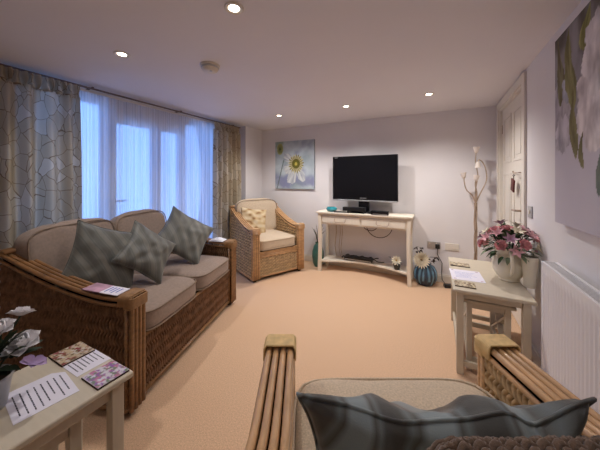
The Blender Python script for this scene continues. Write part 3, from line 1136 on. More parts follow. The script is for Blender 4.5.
def art_large(u, v):
    # dim grey-brown top, white ruffled blooms and hanging olive leaves, pale mauve foot
    c_ = V3(204, 198, 206).lerp(V3(190, 184, 196), max(0, min(1, 0.4 + 0.5 * fbm(u * 2, v * 2))))
    up = smooth01((v - 0.36) / 0.2 + 0.5 * fbm(u * 9, v * 3, 3))
    c_ = c_.lerp(V3(150, 146, 150), up)
    dk = smooth01((v - 0.70) * 2.6 + 0.9 * fbm(u * 7 + 3, v * 4, 7))
    c_ = c_.lerp(V3(84, 76, 66), dk * 0.9)

    def bloom(c_, bx, by, br_, sd, lo, hi):
        dx, dy = u - bx, (v - by) * 0.92
        r, a = math.hypot(dx, dy), math.atan2(dy, dx)
        R_ = br_ * (1 + 0.09 * math.sin(a * 7 + sd) + 0.16 * fbm(a * 3, sd, 0))
        if r < R_:
            sh = 0.6 + 0.8 * fbm((u - bx) * 16 + sd, (v - by) * 7, sd) + 0.10 * math.sin(a * 9 + sd * 2 + 5 * fbm(a, r * 6, sd)) * (r / R_)
            return V3(*lo).lerp(V3(*hi), max(0, min(1, sh)))
        return c_

    def leaf_stroke(c_, lx, top, bot, wd, cc, sway):
        t_ = (v - bot) / (top - bot)
        if 0 < t_ < 1:
            wv_ = wd * math.sin(PI * t_ ** 0.7) * (1 + 0.4 * fbm(v * 9, lx * 7))
            off = lx + sway * math.sin(t_ * 4 + lx * 9)
            if abs(u - off) < wv_:
                return V3(*cc).lerp(V3(cc[0] + 50, cc[1] + 50, cc[2] + 40), max(0, min(1, 0.45 + 0.9 * fbm((u - off) * 40, v * 5, lx))))
        return c_
    c_ = bloom(c_, 0.07, 0.60, 0.13, 1, (138, 132, 140), (206, 200, 206))
    c_ = bloom(c_, 0.10, 0.47, 0.09, 6, (150, 144, 152), (206, 200, 208))
    c_ = leaf_stroke(c_, 0.06, 1.0, 0.62, 0.035, (96, 90, 66), 0.02)
    c_ = bloom(c_, 0.17, 0.70, 0.075, 8, (140, 140, 152), (196, 198, 210))
    c_ = leaf_stroke(c_, 0.19, 0.99, 0.56, 0.06, (108, 104, 66), 0.03)
    c_ = leaf_stroke(c_, 0.23, 0.68, 0.33, 0.04, (92, 86, 54), 0.02)
    c_ = leaf_stroke(c_, 0.36, 1.0, 0.80, 0.06, (118, 116, 66), 0.03)
    c_ = bloom(c_, 0.44, 0.56, 0.19, 2, (176, 166, 168), (238, 230, 230))
    c_ = bloom(c_, 0.48, 0.76, 0.17, 4, (180, 172, 172), (240, 234, 234))
    c_ = leaf_stroke(c_, 0.31, 0.46, 0.28, 0.022, (84, 78, 48), 0.02)
    c_ = leaf_stroke(c_, 0.46, 0.40, 0.16, 0.03, (66, 76, 76), 0.015)
    c_ = leaf_stroke(c_, 0.74, 0.95, 0.42, 0.06, (112, 108, 62), 0.03)
    c_ = bloom(c_, 0.80, 0.62, 0.17, 3, (172, 164, 168), (236, 228, 230))
    c_ = bloom(c_, 0.95, 0.82, 0.15, 5, (172, 164, 168), (232, 226, 228))
    return c_


o = paint_panel('flower_picture', 0.70, 0.76, 90, 96, art_small, 0.028, 'painted')
o.location = (-2.0, YF - 0.029, 1.49)
tag(o, 'square canvas of a white poppy on pale blue above the corner armchair', 'picture')
o = paint_panel('flower_canvas', 0.97, 0.97, 150, 150, art_large, 0.034, 'painted')
o.rotation_euler = (0, 0, -PI / 2)
# local -y must face -x: rotate by -90 about z takes -y to -x
o.location = (XR - 0.035, 1.893 - 0.485, 1.51)
tag(o, 'large square canvas of white blooms and green leaves on the wall above the radiator', 'picture')

# ------------------------------------------------------------------ radiator
rd = thing('radiator', 'white ridged panel radiator on the wall under the large canvas', 'radiator', (0, 0, 0))
RY0, RY1, RZ0, RZ1 = 0.93, 1.88, 0.20, 0.81
m = MB()
ny = 150
nr = 29
for sg, x0 in ((1, 0.506),):
    def fn(u, v):
        y = RY0 + (RY1 - RY0) * u
        e = min(u, 1 - u) * (RY1 - RY0)
        z = RZ0 + (RZ1 - 0.012 - RZ0) * v
        ev = min(v, 1 - v) * (RZ1 - RZ0)
        a = smooth01((e - 0.015) / 0.01) * smooth01((ev - 0.03) / 0.03)
        return (x0 + 0.006 * a * (0.5 + 0.5 * math.cos(2 * PI * nr * u)), y, z)
    m.grid(fn, ny * 2, 30, flip=True)
m.box(0.513, 0.522, RY0, RY1, RZ0, RZ1 - 0.012)
m.build('front_panel', 'radiator_white', rd, angle=180)
MB().box(0.556, 0.566, RY0, RY1, RZ0, RZ1 - 0.012).build('rear_panel', 'radiator_white', rd, smooth=False)
g = MB()
g.box(0.503, 0.514, RY0, RY1, RZ1 - 0.014, RZ1)
g.box(0.560, 0.572, RY0, RY1, RZ1 - 0.014, RZ1)
k = int((RY1 - RY0) / 0.016)
for i in range(k + 1):
    y = RY0 + (RY1 - RY0 - 0.004) * i / k
    g.box(0.514, 0.560, y, y + 0.005, RZ1 - 0.010, RZ1 - 0.003)
g.build('top_grille', 'radiator_white', rd, smooth=False)
for y in (RY0, RY1 - 0.004):
    MB().box(0.504, 0.572, y - 0.003, y + 0.006, RZ0 + 0.01, RZ1).build('end_cap', 'radiator_white', rd, bevel=0.003)
fn_ = MB()
for i in range(40):
    y = RY0 + 0.02 + (RY1 - RY0 - 0.04) * i / 39
    fn_.box(0.522, 0.556, y, y + 0.002, RZ0 + 0.03, RZ1 - 0.02)
fn_.build('fins', 'radiator_white', rd, smooth=False)
for y in (RY0 + 0.15, RY1 - 0.15):
    MB().box(0.566, XR, y, y + 0.03, RZ0 + 0.1, RZ1 - 0.1).build('wall_bracket', 'radiator_white', rd)
v = MB()
v.tube([(0.54, RY1 + 0.003, RZ0 + 0.03), (0.54, RY1 + 0.05, RZ0 + 0.03), (0.54, RY1 + 0.055, RZ0 + 0.0), (0.54, RY1 + 0.055, 0.0)], 0.009)
v.lathe([(0.001, 0.06), (0.016, 0.06), (0.018, 0.02), (0.012, 0.0), (0.001, 0)], 16, (0.54, RY1 + 0.055, RZ0 + 0.02))
v.build('valve', 'gloss_white', rd)


# switch and sockets
sw = thing('light_switch', 'chrome light switch plate on the right wall beside the white door', 'light switch', (XR, 2.443, 1.02))
MB().box(-0.008, 0, -0.043, 0.043, -0.043, 0.043).build('face_plate', 'silver', sw, bevel=0.003)
MB().box(-0.013, -0.008, -0.010, 0.010, -0.014, 0.014).build('rocker', 'gloss_white', sw, bevel=0.002)
so = thing('wall_socket', 'chrome double socket low on the far wall with a black plug', 'socket', (-0.035, YF, 0.445))
MB().box(-0.073, 0.073, -0.009, 0, -0.043, 0.043).build('face_plate', 'silver', so, bevel=0.003)
for x in (-0.045, 0.03):
    MB().box(x - 0.006, x + 0.006, -0.013, -0.009, 0.012, 0.03).build('rocker', 'gloss_white', so)
so2 = thing('wall_socket', 'pale blank socket plate low on the far wall next to the double socket', 'socket', (0.16, YF, 0.442))
MB().box(-0.073, 0.073, -0.009, 0, -0.043, 0.043).build('face_plate', 'gloss_white', so2, bevel=0.003)
MB().box(-0.05, 0.05, -0.011, -0.009, -0.02, 0.02).build('inset', 'gloss_white', so2, bevel=0.001)
pl = thing('power_plug', 'black plug with lead in the double socket on the far wall', 'plug', (0.005, YF - 0.013, 0.44))
MB().box(-0.024, 0.024, -0.032, 0.0, -0.03, 0.024).build('plug_body', 'black_plastic', pl, bevel=0.008)
MB().tube([(0, -0.02, -0.03), (0.0, -0.022, -0.1), (0.05, -0.015, -0.2), (0.045, -0.012, -0.32), (0.05, -0.02, -0.40), (0.08, -0.05, -0.43), (0.15, -0.06, -0.43)], 0.004).build('lead', 'black_plastic', pl)
ad = MB().box(-0.06, 0.06, -0.03, 0.03, 0, 0.04).build('power_adapter', 'black_plastic', bevel=0.008)
ad.location = (0.13, 3.50, 0.0)
ad.rotation_euler = (0, 0, 0.3)
tag(ad, 'black power adapter lying on the carpet behind the cream side table', 'adapter')

# ------------------------------------------------------------------ console table
CX0, CX1, CY0, CY1, CH = -1.47, -0.25, 3.29, 3.625, 0.82
ct = thing('console_table', 'white two-drawer console table with a curved lower shelf under the television', 'console table', (0, 0, 0))
m = MB().box(CX0, CX1, CY0, CY1, CH - 0.024, CH)
m.build('table_top', 'console_white', ct, bevel=0.005)
m = MB()
m.box(CX0 + 0.02, CX1 - 0.02, CY0 + 0.012, CY1 - 0.006, CH - 0.040, CH - 0.024)
m.build('cornice', 'console_white', ct, bevel=0.006)
lx0, lx1 = -1.425, -0.295
for lx in (lx0, lx1):
    for ly, sgn in ((CY0 + 0.035, -1), (CY1 - 0.03, 1)):
        lg = MB()
        sg = -1 if lx == lx0 else 1
        n_ = 14
        def fn(u, v, lx=lx, ly=ly, sg=sg):
            z = (CH - 0.04) * u
            hw_ = 0.021
            bow = 0.016 * (1 - u) ** 2 - 0.006 * math.sin(PI * u) + 0.012 * smooth01((u - 0.85) / 0.15)
            a = int(round(v * 4)) % 4
            dx, dy = ((-1, -1), (1, -1), (1, 1), (-1, 1))[a]
            return (lx + sg * bow * 0.6 + dx * hw_, ly + dy * hw_, z)
        lg.grid(fn, n_, 4, flip=True)
        lg.build('leg', 'console_white', ct, angle=30)
ap = MB()
ap.box(lx0 + 0.02, lx1 - 0.02, CY0 + 0.03, CY0 + 0.045, CH - 0.17, CH - 0.04)
ap.box(lx0 + 0.02, lx1 - 0.02, CY1 - 0.04, CY1 - 0.025, CH - 0.17, CH - 0.04)
for lx in (lx0, lx1):
    ap.box(lx - 0.01, lx + 0.01, CY0 + 0.05, CY1 - 0.05, CH - 0.17, CH - 0.04)
ap.build('apron', 'console_white', ct, bevel=0.003)
xm = (lx0 + lx1) / 2
for (a, b_) in ((lx0 + 0.035, xm - 0.012), (xm + 0.012, lx1 - 0.035)):
    dr = MB().box(a, b_, CY0 + 0.020, CY0 + 0.032, CH - 0.150, CH - 0.052).build('drawer', 'console_white', ct, bevel=0.004)
    cx = (a + b_) / 2
    pts = [(cx - 0.075, CY0 + 0.02, CH - 0.085), (cx - 0.075, CY0 + 0.0, CH - 0.088), (cx - 0.072, CY0 - 0.004, CH - 0.115), (cx - 0.06, CY0 - 0.004, CH - 0.128),
           (cx + 0.06, CY0 - 0.004, CH - 0.128), (cx + 0.072, CY0 - 0.004, CH - 0.115), (cx + 0.075, CY0 + 0.0, CH - 0.088), (cx + 0.075, CY0 + 0.02, CH - 0.085)]
    MB().tube(pts, 0.0045, 6).build('drawer_handle', 'bronze', dr)
# lower shelf, front edge curving in towards the middle
sh = MB()
def shelf(z):
    def fn(u, v):
        x = lx0 + 0.01 + (lx1 - lx0 - 0.02) * u
        yf = CY0 + 0.03 + 0.16 * math.sin(PI * u)
        return (x, yf + (CY1 - 0.02 - yf) * v, z)
    return fn
sh.grid(shelf(0.15), 32, 2)
sh.grid(shelf(0.128), 32, 2, flip=True)
sh.grid(lambda u, v: (lx0 + 0.01 + (lx1 - lx0 - 0.02) * u, CY0 + 0.03 + 0.16 * math.sin(PI * u), 0.128 + 0.022 * v), 32, 1)
sh.build('shelf', 'console_white', ct, angle=30)

# television
tv = thing('television', 'black flat-screen television on a swivel stand on the white console', 'television', (-0.858, 3.44, CH + 0.0))
TW, TB, TT = 0.855, 0.155, 0.752
m = MB().box(-TW / 2, TW / 2, 0.0, 0.05, TB, TT)
m.box(-TW / 2 + 0.1, TW / 2 - 0.1, 0.05, 0.085, TB + 0.07, TT - 0.1)
m.build('casing', 'black_gloss', tv, bevel=0.006)
MB().box(-TW / 2 + 0.03, TW / 2 - 0.03, -0.002, 0.0, TB + 0.068, TT - 0.03).build('screen', 'black_gloss', tv, smooth=False)
MB().box(-TW / 2 + 0.002, TW / 2 - 0.002, -0.003, 0.03, TB - 0.008, TB + 0.010).build('silver_strip', 'silver', tv, bevel=0.003)
lg = MB()
x = -0.045
for k, wdt in enumerate((0.011, 0.012, 0.006, 0.011, 0.012, 0.011)):
    lg.box(x, x + wdt, -0.004, -0.001, TB + 0.030, TB + 0.042)
    x += wdt + 0.004
for k in range(4):
    lg.box(-TW / 2 + 0.03 + k * 0.011, -TW / 2 + 0.038 + k * 0.011, -0.004, -0.001, TT - 0.022, TT - 0.015)
lg.build('maker_mark', 'silver', tv, smooth=False)
MB().box(-0.07, 0.07, 0.01, 0.06, 0.02, TB + 0.06).build('stand_neck', 'black_gloss', tv, bevel=0.01)
m = MB()
m.lathe([(0.001, 0), (0.215, 0), (0.22, 0.008), (0.20, 0.016), (0.05, 0.024), (0.001, 0.024)], 48, sy=0.55, c=(0, 0.02, 0))
m.build('stand_base', 'black_gloss', tv)

# boxes beneath the television
bx = thing('set_top_box', 'black set-top box on the console under the left side of the television', 'media box', (-0.93, 3.365, CH))
MB().box(-0.17, 0.12, -0.055, 0.03, 0.026, 0.078).build('box_casing', 'black_plastic', bx, bevel=0.004)
for x in (-0.10, 0.10):
    MB().box(x - 0.01, x + 0.01, -0.05, -0.028, 0, 0.026).build('box_foot', 'black_plastic', bx)
MB().box(-0.14, -0.02, -0.0565, -0.055, 0.04, 0.045).build('display_slot', 'dark_glass', bx)
rc_ = thing('remote_control', 'black remote control lying at the front of the white console', 'remote control', (-1.13, 3.316, CH), 0.03)
MB().box(-0.09, 0.09, -0.018, 0.018, 0, 0.018).build('remote_body', 'black_plastic', rc_, bevel=0.006)
bt = MB()
for i in range(7):
    for j in (-1, 1):
        bt.box(-0.07 + i * 0.02, -0.06 + i * 0.02, j * 0.009 - 0.003, j * 0.009 + 0.003, 0.018, 0.020)
bt.build('buttons', 'silver', rc_, smooth=False)
bx = thing('media_player', 'small black player with a silver front under the right side of the television', 'media box', (-0.62, 3.325, CH))
MB().box(-0.11, 0.10, -0.035, 0.035, 0, 0.048).build('player_casing', 'black_gloss', bx, bevel=0.004)
MB().box(-0.085, 0.085, -0.0375, -0.035, 0.006, 0.014).build('front_strip', 'silver', bx)

# teal bowl
bw = MB().lathe([(0.001, 0.0), (0.03, 0.0), (0.055, 0.012), (0.067, 0.032), (0.062, 0.05), (0.05, 0.058), (0.046, 0.054), (0.056, 0.044), (0.06, 0.032), (0.05, 0.016), (0.001, 0.008)], 36).build('ceramic_bowl', 'teal_glaze')
bw.location = (-1.27, 3.36, CH)
bw.scale = (1.12, 1.12, 1.1)
tag(bw, 'small rounded teal bowl at the left end of the white console', 'bowl')

# cables hanging under the console drawers
cb = MB()
pts = [(-0.68 + 0.17 * math.cos(a), 3.56, 0.655 + 0.17 * math.sin(a)) for a in [PI + PI * i / 16 for i in range(17)]]
cb.tube([(-0.85, 3.56, 0.75)] + pts + [(-0.51, 3.56, 0.75)], 0.005, 6)
pts = [(-0.80 + 0.10 * math.cos(a), 3.57, 0.655 + 0.09 * math.sin(a)) for a in [PI + PI * i / 16 for i in range(17)]]
cb.tube([(-0.90, 3.57, 0.75)] + pts + [(-0.70, 3.57, 0.75)], 0.005, 6)
o = cb.build('television_cable', 'twig_dark')
tag(o, 'dark looped cables hanging behind the console under its right drawer', 'cable')
cb = MB()
for k, x in enumerate((-1.30, -1.24, -1.21)):
    cb.tube([(x, 3.60, 0.75), (x + 0.01, 3.605, 0.5), (x - 0.01, 3.60, 0.3 - 0.02 * k), (x + 0.015, 3.59, 0.158)], 0.004 if k else 0.006, 6)
o = cb.build('television_cable', 'mdf_back')
tag(o, 'pale leads running down behind the left leg of the console', 'cable')

# player and lead bundle on the shelf
dv = thing('disc_player', 'dark disc player with loose leads lying on the lower shelf of the console', 'disc player', (-0.95, 3.54, 0.15), 0.0)
MB().box(-0.19, 0.19, -0.055, 0.06, 0.006, 0.045).build('player_casing', 'black_plastic', dv, bevel=0.004)
MB().box(-0.18, 0.18, -0.057, -0.055, 0.014, 0.022).build('front_strip', 'silver', dv)
for x in (-0.15, 0.15):
    MB().box(x - 0.015, x + 0.015, -0.04, 0.05, 0, 0.006).build('player_foot', 'black_plastic', dv)
cb = MB()
cb.tube([(-0.18 + 0.44 * i / 24, 0.0 + 0.03 * math.sin(i * 1.1), 0.052 + 0.010 * abs(math.sin(i * 0.9))) for i in range(25)], 0.006, 6)
cb.tube([(0.19, 0.05, 0.03), (0.25, 0.02, 0.012), (0.30, 0.03, 0.01), (0.33, 0.05, 0.01)], 0.006, 6)
cb.tube([(-0.19, 0.05, 0.03), (-0.25, 0.03, 0.012), (-0.23, 0.0, 0.01), (-0.20, -0.03, 0.05)], 0.006, 6)
cb.build('lead', 'black_plastic', dv)


# ------------------------------------------------------------------ flowers helpers
def petal(mb, M, L, Wd, curl, cup=0.25, tip=0.7, nu=6, nv=4):
    def fn(u, v):
        s = 2 * v - 1
        wd = Wd * math.sin(PI * min(1, 0.08 + 0.92 * u) ** tip) if u < 1 else 0.0005
        x = s * wd / 2
        y = L * (u - 0.25 * abs(curl) * u * u)
        z = curl * L * u * u + cup * wd * s * s
        return (x, y, z)
    mb.grid(fn, nu, nv, M=M)


def lily(mb, M, r=0.055, n=6, curl=-0.35, rise=0.9, wd=0.45):
    for k in range(n):
        a = 2 * PI * k / n + random.uniform(-0.1, 0.1)
        petal(mb, M @ Matrix.Rotation(a, 4, 'Z') @ Matrix.Rotation(rise + random.uniform(-0.12, 0.12), 4, 'X'), r, r * wd, curl)


def broad_petal(mb, M, L, Wd, curl, cup=0.3):
    def fn(u, v):
        s = 2 * v - 1
        wd = Wd * min(1, 0.25 + 2.2 * u) * max(0.0, 1 - u ** 5) ** 0.5
        return (s * wd / 2, L * (u - 0.2 * abs(curl) * u * u - 0.10 * s * s * u), curl * L * u * u + cup * wd * s * s)
    mb.grid(fn, 7, 6, M=M)


def rose(mb, M, r=0.035, layers=((0.15, 3, 1.35), (0.4, 4, 1.15), (0.7, 5, 0.85), (1.0, 6, 0.5))):
    for (k, n, rise) in layers:
        for i in range(n):
            a = 2 * PI * (i + k * 2.3) / n
            Mx = M @ Matrix.Rotation(a, 4, 'Z') @ Matrix.Translation((0, r * 0.22 * k, 0)) @ Matrix.Rotation(rise, 4, 'X')
            broad_petal(mb, Mx, r * (0.75 + 0.35 * k), r * (0.8 + 0.6 * k), 0.3 if k < 0.8 else -0.15, 0.3)


def leaf(mb, M, L, Wd, curl=-0.3):
    petal(mb, M, L, Wd, curl, 0.15, 0.8, 7, 2)


def orient(p, d, spin=0.0):
    d = Vector(d).normalized()
    return Matrix.Translation(p) @ d.to_track_quat('Z', 'Y').to_matrix().to_4x4() @ Matrix.Rotation(spin, 4, 'Z')


# ------------------------------------------------------------------ nest tables
def nest_table(name, label, loc, rz, wx, ly, h, group=None, cross=False, leg=0.04, rail=True, matn='cream_wood'):
    t = thing(name, label, 'side table', loc, rz, group)
    MB().box(-wx / 2, wx / 2, -ly / 2, ly / 2, h - 0.022, h).build('table_top', matn, t, bevel=0.006)
    ix, iy = wx / 2 - 0.022, ly / 2 - 0.022
    for sx in (-1, 1):
        for sy in (-1, 1):
            x, y = sx * (ix - leg / 2), sy * (iy - leg / 2)
            MB().box(x - leg / 2, x + leg / 2, y - leg / 2, y + leg / 2, 0, h - 0.022).build('leg', matn, t, bevel=0.003)
    a = MB()
    for sx in (-1, 1):
        x = sx * (ix - leg / 2)
        a.box(x - 0.009, x + 0.009, -iy + leg, iy - leg, h - 0.075, h - 0.022)
    for sy in (-1, 1):
        y = sy * (iy - leg / 2)
        a.box(-ix + leg, ix - leg, y - 0.009, y + 0.009, h - 0.062, h - 0.022)
    a.build('apron', matn, t, bevel=0.002)
    if rail:
        r = MB()
        for sx in (-1, 1):
            x = sx * (ix - leg / 2)
            r.box(x - 0.01, x + 0.01, -iy + leg, iy - leg, 0.05, 0.085)
        for y in (iy - leg / 2, -iy + leg / 2):
            r.box(-ix + leg, ix - leg, y - 0.01, y + 0.01, 0.05, 0.085)
        r.build('stretcher', matn, t, bevel=0.002)
    if cross:
        c_ = MB()
        for sx in (-1, 1):
            x = sx * (ix - leg / 2)
            c_.bar((x, -iy + leg, 0.09), (x, iy - leg, h - 0.09), 0.014, 0.03, (1, 0, 0))
            c_.bar((x + 0.004, iy - leg, 0.09), (x + 0.004, -iy + leg, h - 0.09), 0.014, 0.03, (1, 0, 0))
        c_.build('cross_brace', matn, t)
    return t


nest_table('side_table', 'large cream side table holding the jug of pink flowers by the radiator', (0.30, 2.35, 0), 0, 0.42, 0.80, 0.55, 'cream tables by the door')
nest_table('side_table', 'small cream table tucked underneath the table with the pink flowers', (0.29, 2.31, 0), 0, 0.28, 0.58, 0.47, 'cream tables by the door', cross=True, leg=0.032)
nest_table('side_table', 'cream side table at the near end of the sofa with papers and white roses', (-1.177, 0.18, 0), 0, 0.384, 0.78, 0.55, 'cream tables by the sofa')
nest_table('side_table', 'smaller cream table tucked under the one with the white roses', (-1.177, 0.17, 0), 0, 0.25, 0.60, 0.47, 'cream tables by the sofa', leg=0.034)


def print_lines(par, x0, x1, ys, wdt, z, rot=0, ragged=True, m='ink', seed=1):
    rnd = random.Random(seed)
    b_ = MB()
    for y in ys:
        x = x0
        end = x1 - (rnd.uniform(0, 0.35) * (x1 - x0) if ragged else 0)
        while x < end:
            l = rnd.uniform(0.006, 0.018)
            b_.box(x, min(x + l, end), y - wdt / 2, y + wdt / 2, z, z + 0.0002)
            x += l + 0.0016
    b_.build('printed_text', m, par, smooth=False)


TZ = 0.55
# papers and coasters on the sofa-end table
def sheet(label, loc, rz, w, h, matn='paper', clip=0.0, group=None):
    t = thing('paper_sheet', label, 'paper', loc, rz, group)
    m = MB()
    if clip:
        a = [(-w / 2, -h / 2), (w / 2, -h / 2), (w / 2, h / 2), (-w / 2 + clip, h / 2), (-w / 2, h / 2 - clip)]
    else:
        a = [(-w / 2, -h / 2), (w / 2, -h / 2), (w / 2, h / 2), (-w / 2, h / 2)]
    N = len(a)
    m.add([(x, y, z) for z in (0.0003, 0.0012) for x, y in a], [tuple(range(N))[::-1], tuple(range(N, 2 * N))] + [(i, (i + 1) % N, (i + 1) % N + N, i + N) for i in range(N)])
    m.build('page', matn, t, smooth=False)
    return t


def floral(seed, cols):
    def fn(u, v):
        c_ = cols[0].copy()
        k = fbm(u * 5 + seed, v * 5, seed)
        if k > 0.05:
            c_ = c_.lerp(cols[1], min(1, (k - 0.05) * 5))
        k = fbm(u * 7 + seed + 20, v * 7, seed)
        if k > 0.12:
            c_ = c_.lerp(cols[2], min(1, (k - 0.12) * 8))
        k = fbm(u * 8 + seed + 40, v * 8, seed)
        if k > 0.2:
            c_ = c_.lerp(cols[3], min(1, (k - 0.2) * 8))
        return c_
    return fn


def coaster(label, loc, rz, w, h, seed, cols, group):
    t = thing('placemat', label, 'coaster', loc, rz, group)
    o = paint_panel('printed_face', w, h, 44, 36, floral(seed, cols), 0.0015, 'painted_gloss')
    o.parent = t
    o.rotation_euler = (-PI / 2, 0, 0)
    o.location = (0, 0, 0.0075)
    MB().box(-w / 2 - 0.001, w / 2 + 0.001, -h / 2 - 0.001, h / 2 + 0.001, 0, 0.0058).build('cork_base', 'cork', t, bevel=0.001)
    return t


PC = [V3(214, 204, 206), V3(196, 120, 140), V3(120, 130, 96), V3(150, 96, 150)]
RC = [V3(196, 172, 140), V3(140, 60, 62), V3(116, 96, 66), V3(206, 196, 180)]
GC = [V3(206, 192, 160), V3(120, 96, 72), V3(98, 82, 64), V3(180, 160, 124)]
coaster('glossy pink and white floral coaster at the corner of the table by the sofa', (-1.052, 0.510, TZ), 0.0, 0.107, 0.10, 1.0, PC, 'floral coasters')
coaster('dark red floral coaster at the back edge of the table by the sofa', (-1.298, 0.508, TZ), 0.0, 0.115, 0.105, 5.0, RC, 'floral coasters')
t = sheet('small printed card lying between two floral coasters on the table by the sofa', (-1.190, 0.512, TZ), 0.0, 0.115, 0.11)
# text runs across, turned to read from the window side
def rows_on(t, w, h, n, margin, seed, m='ink', wdt=0.0035):
    rnd = random.Random(seed)
    b_ = MB()
    for i in range(n):
        x = -w / 2 + margin + (w - 2 * margin) * i / (n - 1)
        y = -h / 2 + margin + rnd.uniform(0, 0.15) * h
        end = h / 2 - margin - rnd.uniform(0, 0.25) * h
        while y < end:
            l = rnd.uniform(0.006, 0.016)
            b_.box(x - wdt / 2, x + wdt / 2, y, min(y + l, end), 0.0012, 0.0014)
            y += l + 0.0016
    b_.build('printed_text', m, t, smooth=False)


print_lines(t, -0.045, 0.045, [0.040 - 0.0135 * i for i in range(7)], 0.0034, 0.0012, seed=4)
t = sheet('larger printed paper sheet with clipped corners in front of the white roses', (-1.150, 0.368, TZ), -0.12, 0.18, 0.15, clip=0.03)
print_lines(t, -0.055, 0.075, [0.058 - 0.0165 * i for i in range(8)], 0.0034, 0.0012, seed=9)

# coasters and notice on the right-hand table
coaster('tan patterned coaster at the near corner of the table with the pink flowers', (0.165, 2.055, TZ), 0.0, 0.115, 0.095, 11.0, GC, 'tan coasters')
coaster('tan patterned coaster at the far corner of the table with the pink flowers', (0.165, 2.52, TZ), 0.0, 0.135, 0.095, 14.0, GC, 'tan coasters')
t = sheet('white notice sheet with faint print between two coasters and the jug', (0.19, 2.27, TZ), 0.05, 0.20, 0.24)
print_lines(t, -0.07, 0.07, [0.06 - 0.02 * i for i in range(7)], 0.003, 0.0012, seed=3, m='ink_blue')
b_ = MB()
for (x, y) in ((-0.08, 0.10), (0.08, 0.10), (-0.08, -0.10), (0.08, -0.10)):
    b_.box(x - 0.008, x + 0.008, y - 0.006, y + 0.006, 0.0012, 0.0015)
b_.build('corner_motif', 'petal_mauve', t, smooth=False)

# ------------------------------------------------------------------ jug with pink flowers
jg = thing('ceramic_jug', 'large cream glazed jug holding pink flowers on the side table', 'jug', (0.447, 2.31, TZ))
MB().lathe([(0.001, 0.004), (0.055, 0.0), (0.062, 0.006), (0.058, 0.014), (0.072, 0.03), (0.092, 0.07), (0.099, 0.11), (0.094, 0.15), (0.082, 0.185), (0.078, 0.20), (0.084, 0.225), (0.090, 0.235),
            (0.086, 0.236), (0.074, 0.20), (0.085, 0.15), (0.09, 0.11), (0.06, 0.03), (0.001, 0.02)], 40).build('jug_body', 'cream_glaze', jg)
hp = []
for i in range(15):
    a = -0.5 + (PI + 1.0) * i / 14
    hp.append((0, -0.078 - 0.052 * math.sin(max(0, min(PI, a))) - 0.0, 0.135 + 0.075 * math.cos(a)))
hm = MB().tube(hp, 0.011, 10).build('jug_handle', 'cream_glaze', jg)
hm.rotation_euler = (0, 0, -0.05)
vz = MB().lathe([(0.001, 0.004), (0.032, 0.0), (0.034, 0.01), (0.034, 0.06), (0.04, 0.12), (0.045, 0.18), (0.046, 0.2), (0.042, 0.2), (0.036, 0.12), (0.03, 0.02), (0.001, 0.015)], 28).build('slim_vase', 'cream_glaze')
vz.location = (0.525, 2.115, TZ)
vz.location.x = 0.538
vz.location.y = 2.215
tag(vz, 'slim cream vase standing beside the jug, next to the radiator', 'vase')

bq = thing('flower_bouquet', 'bunch of pink lilies and roses with green leaves in the cream jug', 'bouquet', (0.447, 2.31, TZ + 0.20))
rnd = random.Random(4)
random.seed(11)
NB = 30
for k in range(NB):
    z01 = (k + 0.5) / NB
    el = math.asin(-0.12 + 1.08 * z01 ** 0.85)
    a = k * 2.39996
    d = Vector((math.cos(a) * math.cos(el), math.sin(a) * math.cos(el), math.sin(el)))
    rr = 0.135 + rnd.uniform(-0.015, 0.02)
    p = Vector((d.x * rr * 1.08, d.y * rr * 1.08, 0.03 + d.z * rr * 1.05))
    if p.x > 0.145:
        p.x = 0.145
    mb = MB()
    M = orient(p, d + Vector((0, 0, 0.25)), rnd.uniform(0, 6))
    if k % 3 == 1:
        rose(mb, M, 0.034)
        mb.build('rose', 'petal_rose', bq, angle=180)
    else:
        lily(mb, M, 0.056, 6, -0.3, 0.85, 0.5)
        mb.build('lily', 'petal_mauve' if k % 6 == 3 else 'petal_cream' if k % 6 == 5 else 'petal_pink', bq, angle=180)
lm, ls = MB(), MB()
for k in range(150):
    a = rnd.uniform(0, 6.28)
    el = rnd.uniform(-0.55, 1.15)
    d = Vector((math.cos(a) * math.cos(el), math.sin(a) * math.cos(el), math.sin(el)))
    rr = rnd.uniform(0.07, 0.125)
    p = Vector((d.x * rr, d.y * rr, 0.03 + d.z * rr))
    d2 = (d + Vector((rnd.uniform(-.4, .4), rnd.uniform(-.4, .4), rnd.uniform(-.2, .5)))).normalized()
    if p.x + d2.x * 0.075 > 0.155:
        continue
    M = Matrix.Translation(p) @ d2.to_track_quat('Y', 'Z').to_matrix().to_4x4()
    leaf(lm if k % 3 else ls, M, rnd.uniform(0.05, 0.085), 0.028)
lm.build('foliage', 'leaf_green', bq, angle=180)
ls.build('foliage', 'leaf_grey', bq, angle=180)
st = MB()
for k in range(16):
    a = k * 2.4
    st.tube([(0.02 * math.cos(a), 0.02 * math.sin(a), -0.14), (0.04 * math.cos(a), 0.04 * math.sin(a), 0.0), (0.09 * math.cos(a), 0.09 * math.sin(a), 0.10)], 0.003, 5)
st.build('stem', 'leaf_dark', bq)

